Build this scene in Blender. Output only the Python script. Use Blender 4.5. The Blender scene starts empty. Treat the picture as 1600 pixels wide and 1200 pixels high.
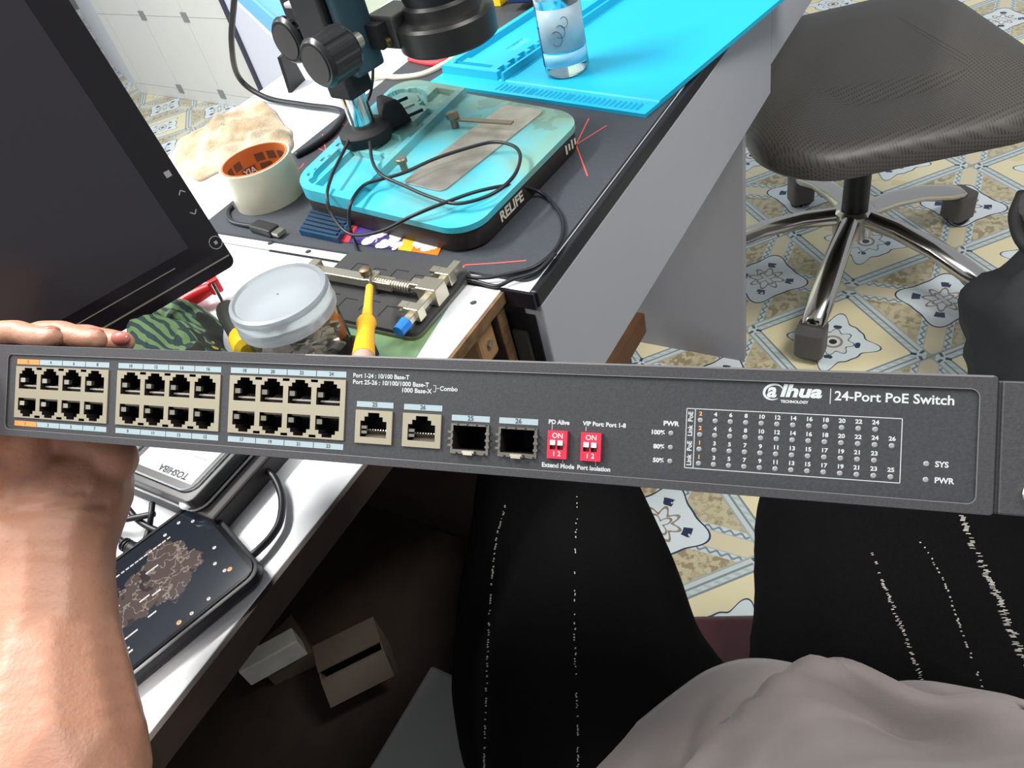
import bpy, bmesh, math, random
from mathutils import Vector, Matrix, noise
from mathutils.bvhtree import BVHTree
sc = bpy.context.scene
COL = sc.collection
random.seed(7)
PI = math.pi

# ------------------------------------------------------------------ camera, world, lights, exposure
F = 1202.0
CAM = Vector((0, 0, 1.17))
_n = Vector((1170.0 - 800, -(1870.0 - 600), -F)).normalized()      # straight down, in camera axes
_up = -_n
_fw = Vector((0, 0, -1))
_y = (_fw - _fw.dot(_up) * _up).normalized()
_x = _y.cross(_up)
R3 = Matrix((_x, _y, _up))                                          # camera axes -> world
cam_data = bpy.data.cameras.new('camera')
cam = bpy.data.objects.new('camera', cam_data)
COL.objects.link(cam)
cam_data.sensor_width = 36.0
cam_data.lens = 36.0 * F / 1600.0
cam_data.clip_start = 0.02
cam.matrix_world = Matrix.Translation(CAM) @ R3.to_4x4()
sc.camera = cam

w = bpy.data.worlds.new('room_light')
sc.world = w
w.use_nodes = True
w.node_tree.nodes['Background'].inputs[0].default_value = (0.86, 0.93, 1.0, 1)
w.node_tree.nodes['Background'].inputs[1].default_value = 0.45


def area(name, loc, target, sx, sy, power, col=(1, 1, 1)):
    d = bpy.data.lights.new(name, 'AREA')
    d.shape = 'RECTANGLE'
    d.size, d.size_y, d.energy, d.color = sx, sy, power, col
    o = bpy.data.objects.new(name, d)
    COL.objects.link(o)
    o.location = loc
    o.rotation_euler = (Vector(target) - Vector(loc)).to_track_quat('-Z', 'Y').to_euler()
    return o


area('ceiling_tube', (-1.25, 1.25, 2.6), (0.0, 0.5, 0.8), 1.1, 0.2, 78, (1.0, 0.98, 0.95))
area('side_tube', (-2.0, -0.3, 2.8), (0.0, 0.4, 0.8), 1.2, 0.2, 24, (1.0, 0.98, 0.95))
area('window_light', (-2.6, 2.2, 1.9), (-0.2, 1.0, 0.75), 1.4, 1.2, 46, (0.9, 0.95, 1.0))
area('far_ceiling_tube', (1.1, 0.1, 2.6), (0.9, 0.9, 0.3), 1.2, 0.3, 40, (1.0, 0.97, 0.93))
area('overhead_fill', (-0.5, 1.1, 2.75), (-0.3, 0.9, 0.7), 1.3, 1.3, 16, (1.0, 0.99, 0.97))  # unseen soft fill added to brighten the table top
sc.view_settings.view_transform = 'Standard'
sc.view_settings.look = 'None'
sc.view_settings.exposure = 0.0
sc.view_settings.gamma = 1.0
sc.view_settings.use_curve_mapping = False
sc.cycles.use_denoising = True
sc.cycles.max_bounces = 8
sc.cycles.transparent_max_bounces = 12

# ------------------------------------------------------------------ where things stand
T = 0.76                                                            # table top height


def ray(px, py):
    return R3 @ Vector(((px - 800) / F, -(py - 600) / F, -1))


def P(px, py, z):
    d = ray(px, py)
    return CAM + d * ((z - CAM.z) / d.z)


def PD(px, py, Z):
    return CAM + ray(px, py) * Z


O0 = P(567, 725, T)
E1 = (P(776, 462, T) - P(225, 1158, T)).normalized()                # along the table's front edge
E2 = Vector((-E1.y, E1.x, 0))                                       # into the table
ANG = math.atan2(E1.y, E1.x)


def W(s, d, h):
    return O0 + E1 * s + E2 * d + Vector((0, 0, h))


def sd(px, py, h):
    p = P(px, py, T + h) - O0
    return p.dot(E1), p.dot(E2)


TABLE = Matrix.Translation(O0) @ Matrix.Rotation(ANG, 4, 'Z')

# ------------------------------------------------------------------ helpers: materials


def lin(c):
    r = []
    for v in c[:3]:
        v = v / 255.0
        r.append(v / 12.92 if v <= 0.04045 else ((v + 0.055) / 1.055) ** 2.4)
    return (r[0], r[1], r[2], 1.0)


class S:
    """a node socket with arithmetic"""
    def __init__(self, nt, s):
        self.nt, self.s = nt, s

    def _m(self, op, b=None, c=None):
        n = self.nt.nodes.new('ShaderNodeMath')
        n.operation = op
        for i, v in enumerate((self, b, c)):
            if v is None:
                continue
            if isinstance(v, S):
                self.nt.links.new(v.s, n.inputs[i])
            else:
                n.inputs[i].default_value = v
        return S(self.nt, n.outputs[0])

    def __add__(self, b): return self._m('ADD', b)
    def __sub__(self, b): return self._m('SUBTRACT', b)
    def __mul__(self, b): return self._m('MULTIPLY', b)
    def __truediv__(self, b): return self._m('DIVIDE', b)
    def lt(self, b): return self._m('LESS_THAN', b)
    def gt(self, b): return self._m('GREATER_THAN', b)
    def abs(self): return self._m('ABSOLUTE')
    def fract(self): return self._m('FRACT')
    def sqrt(self): return self._m('SQRT')
    def cos(self): return self._m('COSINE')
    def sin(self): return self._m('SINE')
    def max(self, b): return self._m('MAXIMUM', b)
    def min(self, b): return self._m('MINIMUM', b)
    def atan2(self, b): return self._m('ARCTAN2', b)
    def near(self, v, e): return (self - v).abs().lt(e)


def mixc(nt, fac, a, b):
    n = nt.nodes.new('ShaderNodeMix')
    n.data_type = 'RGBA'
    nt.links.new(fac.s, n.inputs[0])
    for i, v in ((6, a), (7, b)):
        if isinstance(v, S):
            nt.links.new(v.s, n.inputs[i])
        else:
            n.inputs[i].default_value = lin(v)
    return S(nt, n.outputs[2])


def new_mat(name):
    m = bpy.data.materials.new(name)
    m.use_nodes = True
    nt = m.node_tree
    return m, nt, nt.nodes['Principled BSDF']


def coords(nt, kind='Object'):
    tc = nt.nodes.new('ShaderNodeTexCoord')
    return tc.outputs[kind]


def nz(nt, scale, detail=3.0, kind='Object', stretch=None, rough=0.5):
    n = nt.nodes.new('ShaderNodeTexNoise')
    n.inputs['Scale'].default_value = scale
    n.inputs['Detail'].default_value = detail
    n.inputs['Roughness'].default_value = rough
    src = coords(nt, kind)
    if stretch:
        mp = nt.nodes.new('ShaderNodeMapping')
        mp.inputs['Scale'].default_value = stretch
        nt.links.new(src, mp.inputs[0])
        src = mp.outputs[0]
    nt.links.new(src, n.inputs['Vector'])
    return S(nt, n.outputs['Fac'])


def mat(name, rgb, rough=0.5, metal=0.0, var=None, bump=None, trans=0.0, ior=1.45, emis=None, es=1.0, spec=None, coat=0.0, alpha=None, sss=0.0, sheen=0.0):
    """var = (second colour, noise scale, sharpness); bump = (scale, strength, distance)"""
    m, nt, b = new_mat(name)
    b.inputs['Base Color'].default_value = lin(rgb)
    b.inputs['Roughness'].default_value = rough
    b.inputs['Metallic'].default_value = metal
    b.inputs['IOR'].default_value = ior
    if trans:
        b.inputs['Transmission Weight'].default_value = trans
    if spec is not None:
        b.inputs['Specular IOR Level'].default_value = spec
    if coat:
        b.inputs['Coat Weight'].default_value = coat
    if alpha is not None:
        b.inputs['Alpha'].default_value = alpha
    if sheen:
        b.inputs['Sheen Weight'].default_value = sheen
    if sss:
        b.inputs['Subsurface Weight'].default_value = sss
        b.inputs['Subsurface Radius'].default_value = (0.006, 0.002, 0.001)
        b.inputs['Subsurface Scale'].default_value = 1.0
    if var:
        c2, sca, sharp = var
        f = nz(nt, sca, 4.0)
        f = ((f - 0.5) * sharp + 0.5)._m('MINIMUM', 1.0)._m('MAXIMUM', 0.0)
        c = mixc(nt, f, rgb, c2)
        nt.links.new(c.s, b.inputs['Base Color'])
    if bump:
        f = nz(nt, bump[0], 3.0)
        bn = nt.nodes.new('ShaderNodeBump')
        bn.inputs['Strength'].default_value = bump[1]
        bn.inputs['Distance'].default_value = bump[2]
        nt.links.new(f.s, bn.inputs['Height'])
        nt.links.new(bn.outputs[0], b.inputs['Normal'])
    if emis:
        b.inputs['Emission Color'].default_value = lin(emis)
        b.inputs['Emission Strength'].default_value = es
    return m


# ------------------------------------------------------------------ helpers: meshes and objects
MATS = {}


class MB:
    def __init__(self, M=None):
        self.v, self.f, self.M = [], [], M

    def add(self, vs, fs):
        k = len(self.v)
        for p in vs:
            p = Vector(p)
            self.v.append(self.M @ p if self.M else p)
        self.f += [tuple(i + k for i in q) for q in fs]
        return self

    def box(self, c, s, R=None):
        vs = []
        for x in (-.5, .5):
            for y in (-.5, .5):
                for z in (-.5, .5):
                    p = Vector((x * s[0], y * s[1], z * s[2]))
                    if R is not None:
                        p = R @ p
                    vs.append(p + Vector(c))
        return self.add(vs, [(0, 1, 3, 2), (4, 6, 7, 5), (0, 4, 5, 1), (2, 3, 7, 6), (0, 2, 6, 4), (1, 5, 7, 3)])

    def bb(self, x0, x1, y0, y1, z0, z1):
        return self.box(((x0 + x1) / 2, (y0 + y1) / 2, (z0 + z1) / 2), (abs(x1 - x0), abs(y1 - y0), abs(z1 - z0)))

    def prism(self, pts, z0, z1):
        n = len(pts)
        a = sum(pts[i][0] * pts[(i + 1) % n][1] - pts[(i + 1) % n][0] * pts[i][1] for i in range(n))
        if a < 0:
            pts = pts[::-1]
        vs = [(p[0], p[1], z0) for p in pts] + [(p[0], p[1], z1) for p in pts]
        fs = [tuple(range(n - 1, -1, -1)), tuple(range(n, 2 * n))]
        fs += [(i, (i + 1) % n, n + (i + 1) % n, n + i) for i in range(n)]
        return self.add(vs, fs)

    def rings(self, rs, caps=True, closed=False):
        n = len(rs[0])
        vs = [p for r in rs for p in r]
        fs = []
        m = len(rs)
        for i in range(m if closed else m - 1):
            j = (i + 1) % m
            for k in range(n):
                fs.append((i * n + k, i * n + (k + 1) % n, j * n + (k + 1) % n, j * n + k))
        if caps and not closed:
            fs.append(tuple(range(n - 1, -1, -1)))
            fs.append(tuple((m - 1) * n + k for k in range(n)))
        return self.add(vs, fs)

    def lathe(self, prof, c=(0, 0, 0), axis=(0, 0, 1), n=32, caps=True):
        q = Vector((0, 0, 1)).rotation_difference(Vector(axis).normalized())
        c = Vector(c)
        rs = []
        for r, z in prof:
            rs.append([c + q @ Vector((r * math.cos(2 * PI * k / n), r * math.sin(2 * PI * k / n), z)) for k in range(n)])
        return self.rings(rs, caps)

    def cyl(self, p0, p1, r0, r1=None, n=20):
        p0, p1 = Vector(p0), Vector(p1)
        r1 = r0 if r1 is None else r1
        return self.lathe([(r0, 0), (r1, (p1 - p0).length)], p0, p1 - p0, n)

    def tube(self, pts, r, n=10, closed=False, sub=6):
        pts = [Vector(p) for p in pts]
        if sub > 1:
            pts = spline(pts, sub, closed)
        rs = []
        N = len(pts)
        up = Vector((0.13, 0.21, 0.97))
        for i, p in enumerate(pts):
            a = pts[(i - 1) % N] if (i or closed) else p
            b = pts[(i + 1) % N] if (i < N - 1 or closed) else p
            t = (b - a).normalized() if (b - a).length > 1e-9 else Vector((1, 0, 0))
            u = t.cross(up)
            if u.length < 1e-3:
                u = t.cross(Vector((1, 0, 0)))
            u.normalize()
            vv = u.cross(t)
            rr = r(i / (N - 1)) if callable(r) else r
            rs.append([p + (u * math.cos(2 * PI * k / n) + vv * math.sin(2 * PI * k / n)) * rr for k in range(n)])
        return self.rings(rs, True, closed)

    def ball(self, c, r, n=16, m=10, s=(1, 1, 1)):
        prof = []
        for i in range(m + 1):
            a = -PI / 2 + PI * i / m
            prof.append((max(r * math.cos(a), 1e-5), r * math.sin(a)))
        k = len(self.v)
        self.lathe(prof, (0, 0, 0), (0, 0, 1), n)
        for i in range(k, len(self.v)):
            p = self.v[i]
            self.v[i] = Vector((p.x * s[0] + c[0], p.y * s[1] + c[1], p.z * s[2] + c[2]))
        return self

    def field(self, x0, x1, y0, y1, nx, ny, fn, zb):
        """height field with skirt down to zb"""
        vs, fs = [], []
        for j in range(ny + 1):
            for i in range(nx + 1):
                x, y = x0 + (x1 - x0) * i / nx, y0 + (y1 - y0) * j / ny
                r = fn(x, y)
                vs.append((r[0], r[1], r[2]) if isinstance(r, tuple) else (x, y, r))
        for j in range(ny):
            for i in range(nx):
                a = j * (nx + 1) + i
                fs.append((a, a + 1, a + nx + 2, a + nx + 1))
        rim = [i for i in range(nx + 1)] + [(j + 1) * (nx + 1) - 1 for j in range(1, ny + 1)]
        rim += [ny * (nx + 1) + i for i in range(nx - 1, -1, -1)] + [j * (nx + 1) for j in range(ny - 1, 0, -1)]
        k = len(vs)
        for i in rim:
            vs.append((vs[i][0], vs[i][1], zb))
        n = len(rim)
        for i in range(n):
            fs.append((rim[i], k + i, k + (i + 1) % n, rim[(i + 1) % n]))
        fs.append(tuple(k + n - 1 - i for i in range(n)))
        return self.add(vs, fs)

    def build(self, name, m, parent=None, smooth=0, bevel=0, seg=2, world=False, kind=None, mods=None):
        me = bpy.data.meshes.new(name)
        vs = self.v
        if world and parent is not None:
            inv = MATS[parent.name].inverted()
            vs = [inv @ p for p in vs]
        me.from_pydata([tuple(p) for p in vs], [], self.f)
        me.materials.append(m)
        if smooth:
            me.shade_smooth()
            me.set_sharp_from_angle(angle=math.radians(smooth))
        o = bpy.data.objects.new(name, me)
        COL.objects.link(o)
        if parent is not None:
            o.parent = parent
            MATS[o.name] = MATS[parent.name]
        else:
            MATS[o.name] = Matrix.Identity(4)
        if bevel:
            bm = o.modifiers.new('bevel', 'BEVEL')
            bm.width, bm.segments, bm.limit_method, bm.angle_limit = bevel, seg, 'ANGLE', math.radians(40)
        if kind:
            o['kind'] = kind
        return o


def spline(pts, sub, closed=False):
    out = []
    N = len(pts)
    for i in range(N if closed else N - 1):
        p1, p2 = pts[i], pts[(i + 1) % N]
        p0 = pts[(i - 1) % N] if (closed or i) else p1 * 2 - p2
        p3 = pts[(i + 2) % N] if (closed or i + 2 < N) else p2 * 2 - p1
        for k in range(sub):
            t = k / sub
            out.append(0.5 * ((2 * p1) + (p2 - p0) * t + (2 * p0 - 5 * p1 + 4 * p2 - p3) * t * t + (3 * p1 - p0 - 3 * p2 + p3) * t ** 3))
    if not closed:
        out.append(pts[-1].copy())
    return out


def tag(o, label, cat, group=None):
    o['label'], o['category'] = label, cat
    if group:
        o['group'] = group
    return o


def thing(name, label, cat, M, group=None):
    o = bpy.data.objects.new(name, None)
    COL.objects.link(o)
    o.empty_display_size = 0.05
    o.matrix_world = M
    MATS[o.name] = M.copy()
    return tag(o, label, cat, group)


def at(s, d, h, rot=0.0):
    """a frame standing on the table: x along the front edge, y into the table"""
    return Matrix.Translation(W(s, d, h)) @ Matrix.Rotation(ANG + rot, 4, 'Z')


def loc(o, p):
    return MATS[o.name].inverted() @ p


def rrect(x0, x1, y0, y1, r, n=6):
    pts = []
    for cx, cy, a in ((x1 - r, y1 - r, 0), (x0 + r, y1 - r, 90), (x0 + r, y0 + r, 180), (x1 - r, y0 + r, 270)):
        for k in range(n + 1):
            t = math.radians(a + 90 * k / n)
            pts.append((cx + r * math.cos(t), cy + r * math.sin(t)))
    return pts


def share(o, name, parent, M=None):
    c = o.copy()
    c.name = name
    COL.objects.link(c)
    c.parent = parent
    if M is not None:
        c.matrix_local = M
    return c


def text_verts(s, size, bold=0.0, align='LEFT', xs=1.0, shear=0.0, spacing=1.0):
    cu = bpy.data.curves.new('lettering', 'FONT')
    cu.body, cu.size, cu.align_x, cu.align_y = s, size, align, 'CENTER'
    cu.offset, cu.shear, cu.resolution_u = bold, shear, 3
    cu.space_character = spacing
    o = bpy.data.objects.new('lettering', cu)
    COL.objects.link(o)
    dg = bpy.context.evaluated_depsgraph_get()
    dg.update()
    me = bpy.data.meshes.new_from_object(o.evaluated_get(dg))
    vs = [(v.co.x * xs, v.co.y) for v in me.vertices]
    fs = [tuple(p.vertices) for p in me.polygons]
    bpy.data.objects.remove(o)
    bpy.data.curves.remove(cu)
    bpy.data.meshes.remove(me)
    return vs, fs


def put_text(mb, s, size, org, ux, uy, **k):
    """flat lettering: org centre-line start, ux reading direction, uy up direction"""
    vs, fs = text_verts(s, size, **k)
    org, ux, uy = Vector(org), Vector(ux), Vector(uy)
    mb.add([org + ux * a + uy * b for a, b in vs], fs)


# ------------------------------------------------------------------ materials
M_white = mat('white_laminate', (232, 234, 236), 0.35, var=((222, 225, 228), 6, 1.5))
M_brown = mat('dark_brown_edge', (58, 45, 38), 0.6, var=((44, 34, 29), 30, 2))
M_chip = mat('raw_chipboard', (128, 98, 66), 0.8, var=((92, 68, 44), 90, 2.5))
M_black = mat('black_plastic', (26, 26, 28), 0.45)
M_blackm = mat('black_matt', (20, 20, 21), 0.7)
M_cable = mat('black_cable_rubber', (28, 28, 34), 0.4)
M_grey = mat('grey_laminate', (172, 174, 180), 0.5, var=((164, 166, 173), 3, 1.5))
M_chrome = mat('chrome', (205, 200, 195), 0.14, 1.0)
M_steel = mat('brushed_steel', (186, 182, 172), 0.3, 1.0, bump=(300, 0.1, 0.001))
M_nickel = mat('nickel_plate', (190, 184, 168), 0.35, 0.85)

# floor tiles: alternate cream and strapwork squares
L = 0.262


def tile_material():
    m, nt, b = new_mat('patterned_floor_tile')
    sep = nt.nodes.new('ShaderNodeSeparateXYZ')
    nt.links.new(coords(nt), sep.inputs[0])
    x, y = S(nt, sep.outputs[0]) / L, S(nt, sep.outputs[1]) / L
    isA = (x * y).gt(0.0)
    qx, qy = (x + 8.0).fract() - 0.5, (y + 8.0).fract() - 0.5
    ax, ay = qx.abs(), qy.abs()
    mm = ax.max(ay)
    r = (qx * qx + qy * qy).sqrt()
    th = qy.atan2(qx)
    c4 = (th * 4.0).cos()
    c8 = (th * 8.0).cos()
    noi = nz(nt, 70.0, 4.0)
    noi2 = nz(nt, 14.0, 3.0)
    # A square
    cA = mixc(nt, noi2.gt(0.62), (236, 224, 184), (226, 212, 168))
    RA = c4 * -0.045 + c8 * 0.028 + ((th * 12.0).cos() * -0.012) + 0.265
    cA = mixc(nt, r.lt(RA + 0.012), cA, (62, 78, 102))
    cA = mixc(nt, r.lt(RA), cA, (224, 234, 236))
    RF = c8 * 0.022 + 0.135
    cA = mixc(nt, r.lt(RF + 0.008), cA, (70, 84, 104))
    cA = mixc(nt, r.lt(RF - 0.002), cA, (222, 226, 224))
    cA = mixc(nt, (r.lt(0.075) * r.gt(0.055)), cA, (150, 140, 128))
    cA = mixc(nt, r.lt(0.03), cA, (58, 50, 48))
    cA = mixc(nt, r.near(0.185, 0.02) * (c4 * -1.0 - (r - 0.185).abs() * 8.0).gt(0.72) * noi.gt(0.42), cA, (58, 74, 100))
    band = mm.gt(0.405)
    cA = mixc(nt, band, cA, (206, 214, 210))
    cA = mixc(nt, (mm.near(0.41, 0.008) + mm.near(0.462, 0.008)).gt(0.5), cA, (132, 148, 154))
    cA = mixc(nt, (band * ((qx + qy) * 90.0).sin().gt(0.3) * mm.near(0.436, 0.014)), cA, (186, 196, 196))
    # B square
    cB = mixc(nt, noi.gt(0.5), (202, 192, 160), (184, 172, 140))
    cB = mixc(nt, (noi2 * noi).gt(0.3), cB, (162, 146, 114))
    dd = (ax - ay).abs()
    scroll = ((qx.abs() + qy.abs()) * 60.0).sin() * 0.018 + 0.128
    cB = mixc(nt, dd.lt(0.165), cB, (212, 220, 218))
    cB = mixc(nt, dd.lt(0.165) * (dd - scroll).abs().lt(0.013), cB, (128, 146, 156))
    cB = mixc(nt, dd.lt(0.095), cB, (222, 210, 178))
    cB = mixc(nt, dd.near(0.095, 0.006), cB, (186, 190, 180))
    RB = c4 * -0.05 + c8 * 0.012 + 0.285
    cB = mixc(nt, r.lt(RB + 0.014), cB, (52, 66, 92))
    cB = mixc(nt, r.lt(RB), cB, (222, 230, 232))
    cB = mixc(nt, ((r - (c8 * 0.03 + 0.12)).abs().lt(0.012) + (r - (c4 * 0.03 + 0.06)).abs().lt(0.010)).gt(0.5), cB, (150, 134, 118))
    cB = mixc(nt, r.near(0.2, 0.032) * c8.gt(0.1) * (c4 * -1.0).gt(-0.55) * noi.gt(0.40), cB, (48, 58, 88))
    cB = mixc(nt, mm.gt(0.485), cB, (170, 178, 176))
    c = mixc(nt, isA, cB, cA)
    # small rosettes where the corners meet
    ex, ey = (ax - 0.5).abs(), (ay - 0.5).abs()
    er = (ex * ex + ey * ey).sqrt()
    c = mixc(nt, er.lt(0.10) * isA, c, (214, 220, 214))
    c = mixc(nt, (er.near(0.075, 0.012) * isA * (ex - ey).abs().gt(0.02)), c, (86, 104, 122))
    c = mixc(nt, (er.near(0.12, 0.022) * isA * (ex - ey).abs().lt(0.018)), c, (54, 70, 96))
    c = mixc(nt, (ex + ey).lt(0.045), c, (176, 178, 166))
    nt.links.new(c.s, b.inputs['Base Color'])
    b.inputs['Roughness'].default_value = 0.2
    return m


M_tile = tile_material()
M_grout = mat('grout', (150, 146, 136), 0.9)

# ------------------------------------------------------------------ the setting
floor = MB().bb(-4.5, 4.0, -0.6, 7.0, -0.03, -0.001).build('floor', M_grout)
floor['kind'] = 'structure'
FA = math.radians(6.3)
fu, fv = Vector((math.cos(FA), math.sin(FA), 0)), Vector((-math.sin(FA), math.cos(FA), 0))
J1 = Vector((0.792, 1.278, 0))
tile0 = MB().bb(-L + .0006, L - .0006, -L + .0006, L - .0006, -0.012, 0.0)
t_first = None
for i in range(-9, 6):
    for j in range(-4, 11):
        c = J1 + fu * (2 * L * i) + fv * (2 * L * j)
        if not (-4.3 < c.x < 3.2 and -0.3 < c.y < 6.6):
            continue
        q = R3.transposed() @ (c - CAM)
        u, vv = 800 - F * q.x / q.z, 600 + F * q.y / q.z
        if q.z > -0.2 or not (-450 < u < 2050 and -350 < vv < 1500):
            continue
        M = Matrix.Translation(c) @ Matrix.Rotation(FA, 4, 'Z')
        if t_first is None:
            t_first = tile0.build('floor_tile', M_tile, floor)
            t_first.matrix_local = M
        else:
            share(t_first, 'floor_tile', floor, M)

# far wall faced with square tiles and small grey insets, and the plain wall beside it
wa, wb = P(220, 145, 0), P(360, 165, 0)
wd = (wb - wa).normalized()
wn = Vector((wd.y, -wd.x, 0))
if wn.dot(CAM - wa) < 0:
    wn = -wn
WANG = math.atan2(wd.y, wd.x)
M_wallw = mat('white_wall_paint', (222, 224, 230), 0.7)
M_wtile = mat('white_wall_tile', (226, 225, 220), 0.3, var=((218, 218, 214), 5, 1.5))
M_inset = mat('grey_tile_inset', (140, 142, 142), 0.4)
WM = Matrix.Translation(wa) @ Matrix.Rotation(WANG, 4, 'Z')
into = 1.0 if (Matrix.Rotation(WANG, 3, 'Z') @ Vector((0, 1, 0))).dot(wn) < 0 else -1.0
wall = MB(WM).bb(0, 1.07, 0.006 * into, 0.3 * into, 0, 2.6).build('wall_back', mat('wall_grout', (205, 205, 202), 0.8))
wall['kind'] = 'structure'
G = 0.332
first = None
ins0 = None
for i in range(-1, 4):
    for j in range(-1, 8):
        x0, x1 = max(0.0, 0.066 + G * i), min(1.07, 0.066 + G * (i + 1))
        z0, z1 = max(0.0, 0.051 + G * j), min(2.6, 0.051 + G * (j + 1))
        if x1 - x0 < 0.01 or z1 - z0 < 0.01:
            continue
        mb = MB(WM).bb(x0 + .001, x1 - .001, 0.008 * into, 0, z0 + .001, z1 - .001)
        mb.build('wall_tile', M_wtile, wall)
        if 0.2 < 0.066 + G * i < 1.05 and j >= 0:
            c = (0.066 + G * i, -0.001 * into, 0.051 + G * j)
            MB(WM).box(c, (0.04, 0.004, 0.04), Matrix.Rotation(0.0, 3, 'Y')).build('tile_inset', M_inset, wall)
wl = P(172, 100, 0)
ld = (wl - wa)
lm = Matrix.Translation(wa) @ Matrix.Rotation(math.atan2(ld.y, ld.x), 4, 'Z')
sgn = -1.0 if (Matrix.Rotation(math.atan2(ld.y, ld.x), 3, 'Z') @ Vector((0, 1, 0))).dot(CAM - wa) > 0 else 1.0
o = MB(lm).bb(0.0, 0.74, 0.002 * sgn, 0.25 * sgn, 0, 2.6).build('wall_left', M_wallw)
o['kind'] = 'structure'
o = MB(lm).bb(0.74, 3.5, -0.5 * sgn, 0.2, 0, 2.6).build('wall_far', M_wallw)
o['kind'] = 'structure'
# door leaf with a dark edge to the right of the tiled wall
o = MB(WM).bb(1.085, 1.75, -0.02 * into, 0.03 * into, 0.0, 2.1).build('door_1', mat('door_white', (214, 217, 230), 0.5))
o['kind'] = 'structure'
MB(WM).bb(1.07, 1.092, -0.03 * into, 0.04 * into, 0, 2.15).build('door_frame', mat('door_dark_edge', (58, 60, 78), 0.5), o)
# low pale green panel further along
o = MB(WM).bb(1.76, 2.6, 0.0, 0.1 * into, 0, 2.2).build('wall_right', mat('pale_green_paint', (196, 204, 186), 0.6))
o['kind'] = 'structure'

# ------------------------------------------------------------------ the two work tables
SJ = 0.218
t = thing('workbench', 'long white workbench top with dark brown edge running under the phone', 'table', at(-0.5, 0, -T))
mb = MB().bb(-0.4, SJ + 0.5, 0.0, 0.66, T - 0.014, T)
mb.build('tabletop', M_white, t, bevel=0.001)
MB().bb(-0.4, 0.575, -0.004, 0.0, T - 0.026, T - 0.0005).build('edge_band', M_brown, t)
MB().bb(0.575, SJ + 0.5, -0.003, 0.0, T - 0.0135, T - 0.0015).build('raw_edge', M_chip, t)
MB().bb(0.61, SJ + 0.482, 0.09, 0.105, T - 0.17, T - 0.014).build('inner_panel', mat('brown_inner_panel', (78, 58, 34), 0.8, var=((64, 48, 28), 8, 2)), t)
MB().bb(SJ + 0.484, SJ + 0.497, 0.002, 0.62, 0.0, T - 0.014).build('end_panel', M_brown, t)
MB().bb(SJ + 0.484, SJ + 0.497, 0.0005, 0.002, 0.45, T - 0.014).build('raw_edge', M_chip, t)
MB().bb(-0.4, SJ + 0.482, 0.58, 0.6, 0.25, T - 0.022).build('back_panel', mat('brown_hardboard', (86, 66, 44), 0.8), t)
mb = MB().bb(.672, .700, .006, .036, T - .062, T - .016)
mb.build('corner_block', mat('corner_block_wood', (166, 128, 88), 0.7), t, bevel=0.004)
MB().cyl((.686, .007, T - .04), (.686, .003, T - .04), 0.0035, n=10).build('screw', M_steel, t)
MB().bb(-0.4, SJ + 0.482, 0.05, 0.58, 0.28, 0.30).build('lower_shelf', M_brown, t)

t2 = thing('workbench', 'second workbench with black edge and pale grey front apron', 'table', at(SJ, 0, -T))
MB().bb(0.002, 1.35, -0.028, 0.66, T - 0.016, T - 0.0).build('tabletop', M_white, t2)
MB().bb(0.002, 1.35, -0.036, -0.028, T - 0.017, T + 0.001).build('edge_band', mat('black_edge_band', (24, 24, 30), 0.35), t2, bevel=0.002)
MB().bb(0.006, 0.765, -0.035, -0.015, T - 0.178, T - 0.017).build('front_apron', M_grey, t2, bevel=0.002)
MB().bb(0.767, 1.35, -0.035, -0.015, T - 0.132, T - 0.017).build('front_apron', M_grey, t2, bevel=0.002)
MB().bb(-0.0015, 0.002, -0.034, 0.3, T - 0.017, T + 0.0005).build('edge_band', bpy.data.materials['black_edge_band'], t2)
MB().bb(0.004, 0.018, -0.026, 0.6, 0.0, T - 0.03).build('end_panel', M_blackm, t2)
MB().bb(-0.001, 0.0035, -0.015, 0.0, 0.3, T - 0.05).build('end_strip', mat('dark_grey_strip', (70, 68, 64), 0.5), t2)
MB().bb(0.742, 0.760, 0.004, 0.55, 0.0, T - 0.03).build('leg_panel', mat('grey_leg_panel', (160, 158, 164), 0.6), t2)
# timber under the apron
bs = [sd(px, py, 0.14 - T) for px, py in ((960, 470), (1012, 488))]
t = thing('timber_offcut', 'short brown timber plank under the grey apron beside the leg panel', 'wood', at(bs[0][0], bs[1][1], -T))
MB().bb(-0.42, -0.02, 0.005, 0.085, 0.085, 0.14).build('plank', mat('brown_timber', (122, 84, 54), 0.6, var=((100, 66, 42), 25, 2)), t, bevel=0.006)
for k in (-0.36, -0.12):
    MB().bb(k - .03, k + .03, 0.015, 0.075, 0.0, 0.085).build('foot', mat('brown_timber_foot', (100, 68, 44), 0.7), t)

# ------------------------------------------------------------------ network switch
RS = Matrix(((0.89904203, 0.29785893, 0.32094156), (-0.43771299, 0.63051373, 0.64098344), (-0.01143542, -0.71675135, 0.69723507)))
SW = Matrix.Translation((0.14882198, 0.15365338, 0.97509627)) @ RS.to_4x4()
sw = thing('network_switch', 'dark grey rack-mount network switch with 24 beige ports held in a hand', 'network switch', SW)
mm_ = 0.001
M_sw = mat('dark_grey_textured_paint', (64, 64, 67), 0.5, var=((55, 55, 58), 900, 2.5), bump=(1500, 0.25, 0.0004))
M_sw2 = mat('dark_grey_panel_paint', (58, 59, 62), 0.55, var=((49, 50, 53), 900, 2.5), bump=(1500, 0.2, 0.0004))
M_print = mat('light_print', (186, 192, 192), 0.5)
M_porang = mat('orange_print', (222, 150, 100), 0.5)
M_ptext = mat('dark_print', (60, 66, 72), 0.6)
M_strip = mat('label_strip_pale_blue', (152, 170, 175), 0.5)
M_ostrip = mat('label_strip_orange', (238, 140, 72), 0.5)
M_port = mat('port_shield_beige', (150, 143, 124), 0.45, 0.25)
M_cav = mat('port_cavity', (34, 28, 27), 0.5)
PY = 0.0008


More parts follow.
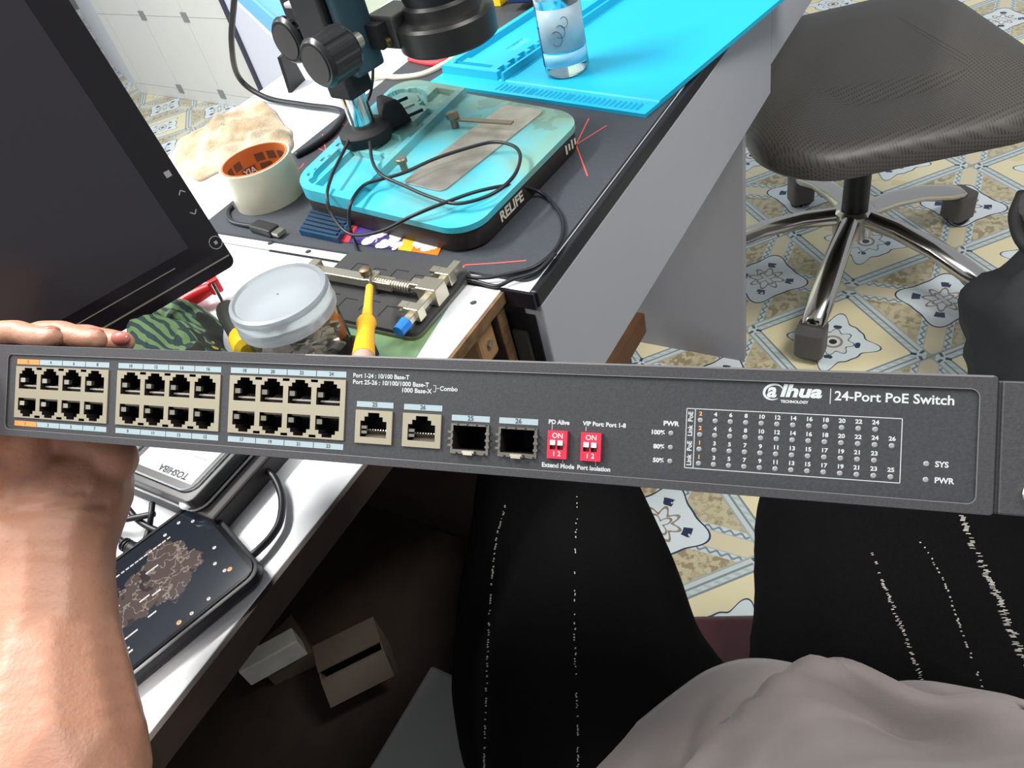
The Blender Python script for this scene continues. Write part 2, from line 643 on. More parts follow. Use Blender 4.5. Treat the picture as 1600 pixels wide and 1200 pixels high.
def cells(mb, x0, x1, z0, z1, holes, y, depth=None, cav=None):
    """plate in the XZ plane with rectangular holes; walls and backs of the holes go to cav"""
    xs = sorted({x0, x1} | {min(max(v, x0), x1) for h in holes for v in h[:2]})
    zs = sorted({z0, z1} | {min(max(v, z0), z1) for h in holes for v in h[2:]})

    def hole(i, j):
        if not (0 <= i < len(xs) - 1 and 0 <= j < len(zs) - 1):
            return False
        cx, cz = (xs[i] + xs[i + 1]) / 2, (zs[j] + zs[j + 1]) / 2
        return any(h[0] < cx < h[1] and h[2] < cz < h[3] for h in holes)
    for i in range(len(xs) - 1):
        for j in range(len(zs) - 1):
            a, b, c, d = xs[i], xs[i + 1], zs[j], zs[j + 1]
            if not hole(i, j):
                mb.add([(a, y, c), (b, y, c), (b, y, d), (a, y, d)], [(0, 1, 2, 3)])
            elif cav is not None:
                yb = y + depth
                cav.add([(a, yb, c), (b, yb, c), (b, yb, d), (a, yb, d)], [(0, 1, 2, 3)])
                for (di, dj, e) in ((-1, 0, ((a, c), (a, d))), (1, 0, ((b, d), (b, c))), (0, -1, ((b, c), (a, c))), (0, 1, ((a, d), (b, d)))):
                    if not hole(i + di, j + dj):
                        (p, q), (r_, s_) = e
                        cav.add([(p, y, q), (r_, y, s_), (r_, yb, s_), (p, yb, q)], [(0, 1, 2, 3)])


MODS = [361.19, 298.01, 235.17]
WM_, HM_ = 57.86, 25.1
panel_holes = []
for a in MODS:
    panel_holes.append((-(a + WM_), -a, -9.94 - HM_, -9.94))
JK = [(229.8, 213.0, 21.9, 35.5), (208.2, 191.4, 22.1, 35.6)]
SF = [(187.1, 171.1, 25.2, 36.9), (167.2, 151.5, 25.4, 36.8)]
for a, b, c, d in JK + SF:
    panel_holes.append((-a, -b, -d, -c))
panel_holes = [tuple(v * mm_ for v in h) for h in panel_holes]
# body shell
mb = MB()
mb.bb(-.440, 0, .0035, .17, -.0008, 0).bb(-.440, 0, .0035, .17, -.044, -.0432)
mb.bb(-.440, -.4392, .0035, .17, -.0432, -.0008).bb(-.0008, 0, .0035, .17, -.0432, -.0008).bb(-.4392, -.0008, .1692, .17, -.0432, -.0008)
mb.build('body', mat('black_case_paint', (30, 30, 32), 0.45), sw)
# bezel with rounded opening
mb = MB()
outer = rrect(-.441, .0005, -.0443, .0003, .0012, 6)
inner = rrect(-.4245, -.0046, -.0410, -.0042, .0026, 6)
n = len(outer)
vs = [(x, 0, z) for x, z in outer] + [(x, 0, z) for x, z in inner] + [(x, PY, z) for x, z in inner] + [(x, .004, z) for x, z in outer]
fs = []
for i in range(n):
    j = (i + 1) % n
    fs += [(i, j, n + j, n + i), (n + i, n + j, 2 * n + j, 2 * n + i), (i, 3 * n + i, 3 * n + j, j)]
mb.add(vs, [tuple(reversed(q)) for q in fs])
mb.build('bezel', M_sw, sw, bevel=0.0004)
# edge highlight painted in pale grey along the panel border and the top edge
edge_hl = MB()
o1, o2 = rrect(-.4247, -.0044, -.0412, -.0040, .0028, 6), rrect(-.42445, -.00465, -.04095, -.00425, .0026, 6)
edge_hl.add([(x, -.00004, z) for x, z in o1] + [(x, -.00004, z) for x, z in o2], [(i, n + i, n + (i + 1) % n, (i + 1) % n) for i in range(n)])
edge_hl.bb(-.255, -.0008, -.00006, .0006, -.0003, .00036)
edge_hl.build('edge_highlight', mat('pale_edge_highlight', (128, 126, 126), .4, .3), sw)
# panel
mb = MB()
cells(mb, -.4250, -.0042, -.0414, -.0038, panel_holes, PY)
mb.build('front_panel', M_sw2, sw)
# gang ports
P4 = 13.93
numbers = MB()
for im, a0 in enumerate(MODS):
    x0, x1 = -(a0 + WM_), -a0
    zt = -9.94
    holes = []
    jcent = []
    for row in (0, 1):
        for cidx in range(4):
            cx = x0 + WM_ / 2 + (cidx - 1.5) * P4
            sg = 1 if row == 0 else -1
            zref = zt if row == 0 else zt - HM_
            z = lambda v: zref - sg * v
            def hz(u0, u1, w2, off=0.0):
                q = sorted((z(u0), z(u1)))
                return (cx - w2 + off, cx + w2 + off, q[0], q[1])
            holes += [hz(3.6, 10.9 if row == 0 else 9.7, 5.7), hz(2.0, 3.6, 4.0), hz(0.7, 2.0, 2.4)]
            jcent.append((cx, row))
            if cidx < 3:
                holes.append(hz(0.35, 1.5, 1.7, P4 / 2))
    mb, cav = MB(), MB()
    H = [tuple(v * mm_ for v in h) for h in holes]
    cells(mb, x0 * mm_, x1 * mm_, (zt - HM_) * mm_, zt * mm_, H, PY - .0006, .0115, cav)
    y0, y1 = PY - .0006, PY + .002
    for (xa, xb, za, zb) in ((x0, x0, zt - HM_, zt), (x1, x1, zt, zt - HM_), (x1, x0, zt - HM_, zt - HM_), (x0, x1, zt, zt)):
        mb.add([(xa * mm_, y0, za * mm_), (xb * mm_, y0, zb * mm_), (xb * mm_, y1, zb * mm_), (xa * mm_, y1, za * mm_)], [(0, 1, 2, 3)])
    blk = mb.build('port_block', M_port, sw)
    cav.build('port_cavities', M_cav, blk)
    for cx, row in jcent:
        sg = 1 if row == 0 else -1
        zc = zt - 7.0 if row == 0 else zt - HM_ + 6.8
        mb = MB()
        # side spring, tongue with contacts
        mb.box(((cx - 4.9) * mm_, PY + .0018, (zc + .3) * mm_), (.0022, .003, .0021), Matrix.Rotation(0.35, 3, 'Z'))
        mb.build('spring_tab', M_nickel, blk)
        mb = MB()
        mb.box((cx * mm_, PY + .0035, (zc - sg * 3.1) * mm_), (.0098, .0042, .0008), Matrix.Rotation(-sg * 0.35, 3, 'X'))
        for q in range(8):
            mb.box(((cx - 3.5 + q) * mm_, PY + .0055, (zc - sg * 2.2) * mm_), (.0004, .006, .0004), Matrix.Rotation(sg * 0.5, 3, 'X'))
        mb.build('contact_tongue', mat('grey_tongue', (120, 112, 104), 0.5) if 'grey_tongue' not in bpy.data.materials else bpy.data.materials['grey_tongue'], blk)
    # label strips
    for row in (0, 1):
        for cidx in range(4):
            cw = WM_ / 4
            xa, xb = x0 + cidx * cw + (0.18 if cidx else 0), x0 + (cidx + 1) * cw - 0.18
            za, zb = (-8.95, -6.5) if row == 0 else (-39.1, -36.7)
            mb = MB().bb(xa * mm_, xb * mm_, PY - .00012, PY + .0002, za * mm_, zb * mm_)
            mb.build('port_label', M_ostrip if (im == 0 and cidx == 0) else M_strip, sw)
            num = im * 8 + cidx * 2 + (2 if row == 0 else 1)
            put_text(numbers, str(num), .0021, ((xa + xb) / 2 * mm_, PY - .0002, (za + zb) / 2 * mm_), (1, 0, 0), (0, 0, 1), align='CENTER', bold=.00004)
# single ports 25, 26
for k, (a, b, c, d) in enumerate(JK):
    x0, x1, z0, z1 = -a, -b, -d, -c
    cx = (x0 + x1) / 2
    holes = [(cx - 6.0, cx + 6.0, z0 + 2.6, z1 - 4.4), (cx - 4.2, cx + 4.2, z1 - 4.4, z1 - 2.6), (cx - 2.6, cx + 2.6, z1 - 2.6, z1 - 1.0)]
    mb, cav = MB(), MB()
    cells(mb, x0 * mm_, x1 * mm_, z0 * mm_, z1 * mm_, [tuple(v * mm_ for v in h) for h in holes], PY - .0008, .012, cav)
    for (xa, xb, za, zb) in ((x0, x0, z0, z1), (x1, x1, z1, z0), (x1, x0, z0, z0), (x0, x1, z1, z1)):
        mb.add([(xa * mm_, PY - .0008, za * mm_), (xb * mm_, PY - .0008, zb * mm_), (xb * mm_, .004, zb * mm_), (xa * mm_, .004, za * mm_)], [(0, 1, 2, 3)])
    blk = mb.build('single_port', M_port, sw)
    cav.build('port_cavity', M_cav, blk)
    mb = MB()
    for zz in (0.2, -1.8):
        mb.box(((cx - 5.2) * mm_, PY + .0015, (z0 + 6.3 + zz) * mm_), (.0022, .003, .0012), Matrix.Rotation(0.35, 3, 'Z'))
    mb.build('spring_tab', M_nickel, blk)
    mb = MB()
    mb.box((cx * mm_, PY + .004, (z0 + 3.1) * mm_), (.0108, .005, .0008), Matrix.Rotation(0.25, 3, 'X'))
    for q in range(8):
        mb.box(((cx - 4.2 + q * 1.2) * mm_, PY + .005, (z0 + 4.2) * mm_), (.0005, .006, .0005), Matrix.Rotation(-0.45, 3, 'X'))
    mb.build('contact_tongue', M_nickel, blk)
    mb = MB().bb(x0 * mm_, x1 * mm_, PY - .00012, PY + .0002, -(20.7 + .1 * k) * mm_, -(18.4 + .1 * k) * mm_)
    mb.build('port_label', M_strip, sw)
    put_text(numbers, str(25 + k), .0024, (cx * mm_, PY - .0002, -(19.55 + .1 * k) * mm_), (1, 0, 0), (0, 0, 1), align='CENTER', bold=.00005)
# SFP cages
for k, (a, b, c, d) in enumerate(SF):
    x0, x1, z0, z1 = -a, -b, -d, -c
    cx = (x0 + x1) / 2
    mb, cav = MB(), MB()
    cells(mb, x0 * mm_, x1 * mm_, z0 * mm_, z1 * mm_, [tuple(v * mm_ for v in (x0 + 1.0, x1 - 1.1, z0 + 1.6, z1 - .7))], PY - .0006, .03, cav)
    for (xa, xb, za, zb) in ((x0, x0, z0, z1), (x1, x1, z1, z0), (x1, x0, z0, z0), (x0, x1, z1, z1)):
        mb.add([(xa * mm_, PY - .0006, za * mm_), (xb * mm_, PY - .0006, zb * mm_), (xb * mm_, .004, zb * mm_), (xa * mm_, .004, za * mm_)], [(0, 1, 2, 3)])
    blk = mb.build('fibre_cage', mat('cage_metal', (112, 109, 104), 0.4, 0.8) if k == 0 else bpy.data.materials['cage_metal'], sw)
    cav.build('cage_cavity', M_cav, blk)
    mb = MB()
    for q in range(3):
        for sx in (x0 + .2, x1 - .3):
            mb.box((sx * mm_, PY - .001, (z0 + 3.2 + q * 2.6) * mm_), (.0018, .0012, .0009))
    for q in range(4):
        mb.box(((x0 + 2 + q * 3.9) * mm_, PY - .001, (z0 + .3) * mm_), (.0016, .0012, .0006))
        mb.box(((x0 + 2 + q * 3.9) * mm_, PY - .001, (z1 - .2) * mm_), (.0022, .001, .0005))
    mb.build('spring_fingers', bpy.data.materials['cage_metal'], blk)
    mb = MB().bb((cx - 2.4) * mm_, (cx + 2.4) * mm_, PY - .002, PY + .003, (z0 + .5) * mm_, (z0 + 1.3) * mm_)
    mb.bb((cx - 1.9) * mm_, (cx + 1.9) * mm_, PY - .0022, PY - .0014, (z0 - .3) * mm_, (z0 + .9) * mm_)
    mb.build('latch_tab', M_nickel, blk)
    mb = MB().bb(x0 * mm_, x1 * mm_, PY - .00012, PY + .0002, -24.1 * mm_, -21.8 * mm_)
    mb.build('port_label', M_strip, sw)
    put_text(numbers, str(25 + k), .0026, (cx * mm_, PY - .0002, -22.95 * mm_), (1, 0, 0), (0, 0, 1), align='CENTER', bold=.00005)
numbers.build('port_numbers', M_ptext, sw)
# DIP switches
M_dip = mat('dip_red', (206, 40, 66), 0.4)
M_dipt = mat('dip_white', (240, 236, 236), 0.45)
for k, a0 in enumerate((147.1, 134.2)):
    x0, x1, z0, z1 = -a0, -a0 + 7.6, -36.1, -25.6
    mb, cav = MB(), MB()
    hs = [(x0 + 1.0, x0 + 3.3, z0 + 3.4, z0 + 7.0), (x0 + 3.9, x0 + 6.2, z0 + 3.4, z0 + 7.0)]
    cells(mb, x0 * mm_, x1 * mm_, z0 * mm_, z1 * mm_, [tuple(v * mm_ for v in h) for h in hs], PY - .0016, .0012, cav)
    for (xa, xb, za, zb) in ((x0, x0, z0, z1), (x1, x1, z1, z0), (x1, x0, z0, z0), (x0, x1, z1, z1)):
        mb.add([(xa * mm_, PY - .0016, za * mm_), (xb * mm_, PY - .0016, zb * mm_), (xb * mm_, PY + .001, zb * mm_), (xa * mm_, PY + .001, za * mm_)], [(0, 1, 2, 3)])
    dip = mb.build('dip_switch', M_dip, sw)
    cav.build('slider_slots', mat('dip_slot', (120, 30, 40), 0.6) if k == 0 else bpy.data.materials['dip_slot'], dip)
    for h in hs:
        MB().bb((h[0] + .2) * mm_, (h[1] - .2) * mm_, PY - .0022, PY - .0006, (h[3] - 1.9) * mm_, (h[3] - .1) * mm_).build('slider', M_dipt, dip)
    mb = MB()
    yv = PY - .0017
    put_text(mb, 'ON', .0027, ((x0 + 3.9) * mm_, yv, (z1 - 1.9) * mm_), (1, 0, 0), (0, 0, 1), align='CENTER')
    put_text(mb, '1 2', .0026, ((x0 + 3.7) * mm_, yv, (z0 + 1.8) * mm_), (1, 0, 0), (0, 0, 1), align='CENTER')
    mb.build('lettering', M_dipt, dip, kind='stuff')
# printed words
pr = MB()
orange = MB()


def word(s, a, b, size, align='LEFT', bold=.00006, mbx=None, **k):
    put_text(mbx or pr, s, size * mm_, (-a * mm_, PY - .00006, -b * mm_), (1, 0, 0), (0, 0, 1), align=align, bold=bold, **k)


def line(a0, b0, a1, b1, wd=0.22):
    pr.bb(-(a0 + (wd / 2 if a0 >= a1 else -wd / 2)) * mm_, -(a1 - (wd / 2 if a0 >= a1 else -wd / 2)) * mm_, PY - .00006, PY, -(b0 - wd / 2) * mm_, -(b1 + wd / 2) * mm_)


word('Port 1-24 : 10/100 Base-T', 232.2, 7.9, 2.55, xs=0.96)
word('Port 25-26 : 10/100/1000 Base-T', 232.2, 10.6, 2.55, xs=1.02)
word('1000 Base-X', 196.4, 13.1, 2.55, 'RIGHT', xs=1.02)
word('Combo', 192.9, 11.8, 2.5)
line(195.6, 10.6, 194.6, 10.6); line(194.6, 10.6, 194.6, 13.1); line(195.6, 13.1, 194.6, 13.1); line(194.6, 11.8, 193.3, 11.8)
word('PD Alive', 147.4, 22.5, 2.3, bold=.00009)
line(145.9, 23.6, 145.9, 25.2)
word('VIP Port: Port 1-8', 134.0, 22.4, 2.2, bold=.00009)
line(132.8, 23.6, 132.8, 25.0)
word('Extend Mode', 149.4, 38.9, 2.35, bold=.00009)
line(141.2, 36.5, 141.2, 37.7)
word('Port Isolation', 135.6, 38.9, 2.3, bold=.00009)
line(128.6, 36.3, 128.6, 37.7)
word('PWR', 101.6, 20.7, 2.3, 'CENTER', bold=.0001, xs=1.1)
for s_, b_ in (('100%', 24.1), ('80%', 29.2), ('50%', 34.2)):
    word(s_, 103.7, b_, 2.2, 'RIGHT', bold=.0001, xs=1.05)
word('SYS', 16.4, 29.2, 2.6, bold=.00008)
word('PWR', 16.4, 34.4, 2.6, bold=.00008)
word('24-Port PoE Switch', 47.5, 8.3, 4.4, bold=.00009, xs=1.04)
line(48.75, 5.9, 48.75, 10.9, 0.25)
# mark: ringed a, then the rest of the name, small word beneath
word('a', 69.3, 7.35, 7.0, bold=.00024, shear=0.2, xs=1.0)
word('lhua', 65.0, 7.3, 5.9, bold=.00024, shear=0.2, xs=1.36)
word('TECHNOLOGY', 64.6, 10.9, 1.3, bold=.00006)
ring = []
for k in range(33):
    an = math.radians(20 + 285 * k / 32)
    ring.append((-67.05 + 3.1 * math.cos(an) + 0.4 * math.sin(an), -7.75 + 2.65 * math.sin(an), 0.10 + 0.34 * math.sin(PI * k / 32)))
for (xa, za, wa_), (xb, zb, wb_) in zip(ring[:-1], ring[1:]):
    na = Vector((xa + 67.05, 0, za + 7.7)).normalized()
    nb = Vector((xb + 67.05, 0, zb + 7.7)).normalized()
    A, B = Vector((xa, 0, za)), Vector((xb, 0, zb))
    q = [A - na * wa_, B - nb * wb_, B + nb * wb_, A + na * wa_]
    pr.add([(p.x * mm_, PY - .00006, p.z * mm_) for p in q], [(3, 2, 1, 0)])
# indicator table
for (a, b, c, d) in ((96.2, 14.85, 26.5, 14.85), (96.2, 36.1, 26.5, 36.1), (96.2, 14.85, 96.2, 36.1), (26.5, 14.85, 26.5, 36.1), (93.2, 14.85, 93.2, 36.1)):
    line(a, b, c, d, 0.26)
for k, s_ in enumerate(('Link', 'PoE', 'Link', 'PoE')):
    put_text(pr, s_, .0023, (-.0947, PY - .00006, -(33.4 - k * 5.25 + (0.1 if k % 2 else -0.1)) * mm_), (0, 0, 1), (-1, 0, 0), align='CENTER', bold=.00006)
M_led = mat('unlit_led', (138, 138, 140), 0.35)
led_mb = None


def led(a, b):
    global led_mb
    if led_mb is None:
        led_mb = MB().lathe([(.00092, .0002), (.00092, -.0001), (.0006, -.0003)], (0, 0, 0), (0, 1, 0), 14).build('indicator_led', M_led, sw)
        o = led_mb
    else:
        o = share(led_mb, 'indicator_led', sw)
    o.matrix_local = Matrix.Translation((-a * mm_, PY, -b * mm_))


for col in range(13):
    a = 91.36 - 5.167 * col
    for row, b in enumerate((18.87, 24.0, 29.2, 34.3)):
        if col == 12 and row in (0, 2):
            continue
        led(a, b)
        num = 2 * (col + 1) - (0 if row < 2 else 1)
        word(str(num), a - .05, b - 2.3, 1.95, 'CENTER', bold=.00007, mbx=orange if col == 0 else None, xs=1.1)
for b in (24.1, 29.2, 34.2):
    led(101.45, b)
led(18.94, 29.2)
led(18.94, 34.4)
pr.build('lettering', M_print, sw, kind='stuff')
orange.build('lettering', M_porang, sw, kind='stuff')
# mounting ear
mb = MB()
mb.bb(.0018, .026, .0005, .0025, -.0438, -.0012)
mb.bb(.0005, .003, .0012, .03, -.0438, -.0012)
ear = mb.build('mounting_ear', M_sw, sw, bevel=.0006)
MB().lathe([(.0045, .0008), (.0045, -.001), (.003, -.0018), (.0008, -.0018)], (.0125, .0002, -.0365), (0, 1, 0), 18).build('screw', M_steel, ear, smooth=40)

exec_parts = []

# ------------------------------------------------------------------ organic bodies: joined tapered chains, remeshed into one skin
def chain_mesh(name, chains, voxel, smooth_it, m, parent=None, extra=None):
    """chains = lists of (point, radius or (radius, flattening axis, factor))"""
    bm = bmesh.new()
    for ch in chains:
        for (a, ra), (b, rb) in zip(ch[:-1], ch[1:]):
            a, b = Vector(a), Vector(b)
            k = max(2, int((b - a).length / (0.35 * min(ra, rb))) + 1)
            for i in range(k + 1):
                t = i / k
                r = ra + (rb - ra) * t
                bmesh.ops.create_icosphere(bm, subdivisions=2, radius=r, matrix=Matrix.Translation(a.lerp(b, t)))
    me = bpy.data.meshes.new(name)
    bm.to_mesh(me)
    bm.free()
    o = bpy.data.objects.new(name, me)
    COL.objects.link(o)
    rm = o.modifiers.new('remesh', 'REMESH')
    rm.mode, rm.voxel_size = 'VOXEL', voxel
    sm = o.modifiers.new('smooth', 'SMOOTH')
    sm.factor, sm.iterations = 0.5, smooth_it
    dg = bpy.context.evaluated_depsgraph_get()
    dg.update()
    me2 = bpy.data.meshes.new_from_object(o.evaluated_get(dg))
    o.modifiers.clear()
    o.data = me2
    bpy.data.meshes.remove(me)
    me2.name = name
    me2.materials.clear()
    me2.materials.append(m)
    me2.shade_smooth()
    if extra:
        for v in me2.vertices:
            v.co = extra(v.co.copy())
    if parent is not None:
        o.parent = parent
    MATS[o.name] = Matrix.Identity(4)
    return o


def sl(x, y, z):
    """a point in the switch's own frame, in millimetres"""
    return SW @ Vector((x * mm_, y * mm_, z * mm_))


# ------------------------------------------------------------------ person: left arm and hand, trousers, shirt
m, nt, b = new_mat('skin')
f1 = nz(nt, 9.0, 3.0)
f2 = nz(nt, 260.0, 3.0)
c = mixc(nt, f1, (192, 144, 119), (172, 121, 97))
c = mixc(nt, f2.gt(0.62) * 0.25, c, (160, 112, 90))
nt.links.new(c.s, b.inputs['Base Color'])
b.inputs['Roughness'].default_value = 0.48
b.inputs['Subsurface Weight'].default_value = 0.15
b.inputs['Subsurface Radius'].default_value = (0.006, 0.002, 0.001)
bn = nt.nodes.new('ShaderNodeBump')
bn.inputs['Strength'].default_value = 0.35
bn.inputs['Distance'].default_value = 0.0012
nt.links.new((nz(nt, 120.0, 4.0, 'Object', (1, 1, 1)) + nz(nt, 500.0, 2.0) * 0.5).s, bn.inputs['Height'])
nt.links.new(bn.outputs[0], b.inputs['Normal'])
M_skin = m

elbow = PD(80, 1480, .36)
arm = [((-.30, -.12, 1.02), .052), (elbow, .046), (PD(84, 1300, .37), .0455), (PD(84, 1200, .38), .0455), (PD(80, 1100, .395), .041), (PD(84, 1000, .41), .0335), (PD(86, 900, .42), .0305), (PD(88, 850, .425), .031)]
heel = PD(128, 772, .435)
ball_ = PD(30, 765, .44)
mid = PD(60, 700, .455)
chains = [arm,
          [(PD(88, 850, .425), .031), (heel, .0275), (PD(140, 735, .455), .025)],
          [(PD(60, 850, .425), .030), (ball_, .031), (PD(-20, 720, .44), .026)],
          [(heel, .027), (ball_, .030)],
          [(PD(140, 735, .455), .022), (sl(-420, 62, -60), .015), (sl(-447, 50, -42), .014)],
          [(ball_, .028), (sl(-452, 30, -45), .016), (sl(-453, 30, -20), .013)],
          [(sl(-455, 14, -44), .014), (sl(-455, 62, -44), .014)],
          [(sl(-455, 14, -22), .0115), (sl(-455, 62, -22), .0115)],
          # fingers over the top edge
          [(sl(-453, 10, -20), .0090), (sl(-451, 10, 2), .0080), (sl(-443, 10, 6.6), .0070), (sl(-431, 10, 7.4), .0066), (sl(-420, 10, 5.2), .0062), (sl(-408, 10, 5.2), .0058)],
          [(sl(-453, 28, -20), .0095), (sl(-451, 28, 3), .0084), (sl(-436, 28, 7.8), .0076), (sl(-422, 28, 8.6), .0070), (sl(-410, 28, 6.0), .0066), (sl(-399, 28, 5.6), .0062)],
          [(sl(-453, 46, -20), .0095), (sl(-450, 46, 3), .0084), (sl(-438, 46, 7.6), .0074), (sl(-424, 46, 8.2), .0070), (sl(-411, 46, 5.8), .0066), (sl(-399, 46, 5.4), .0064)],
          [(sl(-453, 64, -20), .0085), (sl(-450, 64, 3), .0080), (sl(-440, 64, 8), .0076), (sl(-424, 64, 7), .0068)],
          # thumb along the end of the case
          [(ball_, .024), (sl(-462, -12, -52), .0135), (sl(-458, -16, -24), .0108), (sl(-453, -12, -6), .0095)]]
creases = [([PD(-40, 800, .40), PD(40, 798, .40), PD(95, 791, .40), PD(150, 788, .41)], .0019, .0021),
           ([PD(-20, 809, .40), PD(70, 803, .40), PD(120, 806, .40), PD(165, 818, .41)], .0009, .0019),
           ([PD(10, 780, .40), PD(70, 778, .40), PD(120, 768, .41)], .0008, .0019)]
_ax = (PD(86, 900, .42) - PD(88, 800, .425)).normalized()           # along the forearm
cr_lines = [(spline([Vector(p) for p in pts], 10), dep, wid) for pts, dep, wid in creases]


def wrist_creases(p):
    if (p - heel).length > .12:
        return p
    d0 = (CAM - p).normalized()
    for line_, dep, wid in cr_lines:
        best = min(line_, key=lambda q: (q - p - d0 * (q - p).dot(d0)).length)
        off = best - p
        a_ = abs(off.dot(_ax))
        side_ = (off - d0 * off.dot(d0) - _ax * off.dot(_ax)).length
        if abs(off.dot(d0)) < .035 and side_ < .006:
            p = p - d0 * dep * math.exp(-(a_ / wid) ** 2)
    return p


person = chain_mesh('person', chains, 0.0020, 8, M_skin, None, wrist_creases)
tag(person, 'seated person in black jeans and grey shirt, left hand gripping the switch', 'person')
# nail of the longest visible finger
M_nail = mat('fingernail_pink', (188, 112, 102), 0.22)
for (fx, fy, fz, r_, sc3) in ((-.3972, .0418, .0072, .0050, (1.25, .62, .78)), (-.4005, .0285, .0095, .0042, (1.15, .9, .5)), (-.4095, .0105, .0090, .0040, (1.15, .9, .5))):
    mb = MB().ball((fx, fy, fz), r_, 16, 10, sc3)
    mb.v = [SW @ p for p in mb.v]
    mb.build('fingernail', M_nail, person, smooth=60, world=True)

M_jeans = mat('black_denim', (7, 7, 8), 0.9, var=((11, 11, 12), 700, 3), bump=(900, 0.4, 0.0008), spec=0.06)
zl = 0.53
lk = P(862, 690, zl)
rk = P(1405, 748, zl)
legs = [[(Vector((.06, .0, .56)), .115), (P(905, 1080, .55), .113), (P(893, 950, .55), .107), (P(872, 800, .545), .091), (lk, .078)],
        [(lk, .076), (lk + Vector((0.0, .03, -.12)), .065), (Vector((lk.x, lk.y + .0, .14)), .055)],
        [(Vector((.24, .0, .56)), .12), (P(1432, 1120, .55), .125), (P(1412, 950, .55), .121), (P(1390, 820, .545), .120), (rk, .092)],
        [(rk, .078), (rk + Vector((0.0, .02, -.12)), .066), (Vector((rk.x, rk.y - .02, .14)), .056)],
        [(Vector((.06, -.03, .56)), .12), (Vector((.24, -.03, .56)), .12)]]


def crumple(p):
    a = noise.noise(p * 9) * 0.010 + noise.noise(Vector((p.x * 30, p.y * 14, p.z * 30))) * 0.003
    return p + Vector((0, 0, a))


tr = chain_mesh('trousers', legs, 0.010, 8, M_jeans, person, crumple)
# stitched seams, traced along the cloth
bvh = BVHTree.FromPolygons([v.co for v in tr.data.vertices], [tuple(p.vertices) for p in tr.data.polygons])
M_stitch = mat('pale_stitching', (150, 146, 138), 0.8)


def seam(pts, wd, dens, seed, thick=1.0):
    rnd = random.Random(seed)
    mb = MB()
    P2 = spline([Vector((x, y, 0)) for x, y in pts], 24)
    for p, q in zip(P2[:-1], P2[1:]):
        if rnd.random() > dens:
            continue
        h0, h1 = [bvh.ray_cast(CAM, ray(v.x, v.y).normalized()) for v in (p, p.lerp(q, 0.35 + 0.5 * rnd.random()))]
        if h0[0] is None or h1[0] is None:
            continue
        nn = h0[1]
        d = h1[0] - h0[0]
        side = d.cross(nn).normalized() * wd * thick
        off = side * rnd.uniform(-0.8, 0.8)
        a, c_ = h0[0] + nn * .0008 + off, h1[0] + nn * .0008 + off * 0.4
        mb.add([a - side * .5, c_ - side * .5, c_ + side * .5, a + side * .5, a - side * .5 - nn * .002, c_ - side * .5 - nn * .002, c_ + side * .5 - nn * .002, a + side * .5 - nn * .002],
               [(0, 1, 2, 3), (0, 4, 5, 1), (2, 6, 7, 3)])
    if mb.v:
        mb.build('stitched_seam', M_stitch, person, world=False)


seam([(790, 790), (775, 850), (766, 950), (762, 1040), (759, 1130), (757, 1200)], .0011, .6, 1)
seam([(902, 770), (900, 850), (898, 960), (900, 1060), (903, 1130), (904, 1200)], .0009, .42, 2)
seam([(1500, 806), (1524, 862), (1552, 920), (1578, 980), (1600, 1030), (1625, 1080)], .0026, .8, 3, 1.2)
seam([(1362, 865), (1388, 930), (1410, 985), (1428, 1030), (1443, 1070)], .0016, .7, 4)
seam([(1428, 830), (1470, 900), (1500, 980), (1530, 1060), (1556, 1130)], .0009, .45, 5)

# shirt: hem resting over the thighs, rising to the chest behind
M_shirt = mat('grey_jersey', (136, 128, 126), 0.9, var=((126, 118, 116), 30, 1.5), bump=(1400, 0.35, 0.0006), sheen=0.2)
hem = [(790, 1420), (850, 1290), (930, 1193), (1000, 1133), (1060, 1085), (1105, 1054), (1150, 1038), (1195, 1036), (1250, 1046), (1310, 1066), (1370, 1074), (1430, 1071), (1480, 1078), (1540, 1108), (1620, 1160), (1760, 1250), (1900, 1350)]
hz_ = [.60, .62, .645, .66, .665, .665, .66, .66, .665, .675, .685, .69, .69, .68, .67, .65, .62]
hw = spline([P(x, y, z) for (x, y), z in zip(hem, hz_)], 6)
NU, NV = len(hw) - 1, 60
vs, fs = [], []
for j in range(NV + 1):
    t = j / NV
    for i in range(NU + 1):
        u = i / NU
        an = PI * (1 - u)
        h = hw[i]
        belly = Vector((.145 + .215 * math.cos(an), -.09 + .19 * math.sin(an) ** 0.8, .70))
        chest = Vector((.16 + .20 * math.cos(an), -.20 + .12 * math.sin(an) ** 0.8, 1.02))
        p = h * (1 - t) ** 2 + belly * 2 * t * (1 - t) + chest * t * t
        hang = max(0.0, 1 - t * 9)
        p.z += 0.012 * math.sin(min(1.0, t * 5) * PI)
        rid = 0.011 * math.sin(u * 17 + t * 5.0) * math.exp(-((t - .12) / .12) ** 2)
        rid += 0.016 * math.exp(-((t - .22 - 0.05 * math.sin(u * 9)) / .035) ** 2) * (0.4 + 0.6 * math.sin(u * PI))
        rid += 0.006 * math.sin(u * 31 + t * 20 + 2 * math.sin(t * 9)) * min(1, t * 8)
        rid += noise.noise(Vector((u * 8, t * 9, 3))) * 0.012
        rid += 0.020 * max(0.0, 1 - abs(t - .20 - 0.05 * math.sin(u * 7 + .6)) / .05) ** 1.5 * math.sin(u * PI)
        p += Vector((0, .35, 1)).normalized() * rid * min(1, t * 7) * (1 - .85 * max(0.0, min(1.0, (u - .6) / .2)))
        vs.append(p)
for j in range(NV):
    for i in range(NU):
        a = j * (NU + 1) + i
        fs.append((a, a + 1, a + NU + 2, a + NU + 1))
shirt = MB().add(vs, fs).build('shirt', M_shirt, person, smooth=180)
so = shirt.modifiers.new('thickness', 'SOLIDIFY')
so.thickness = 0.003
so.offset = -1

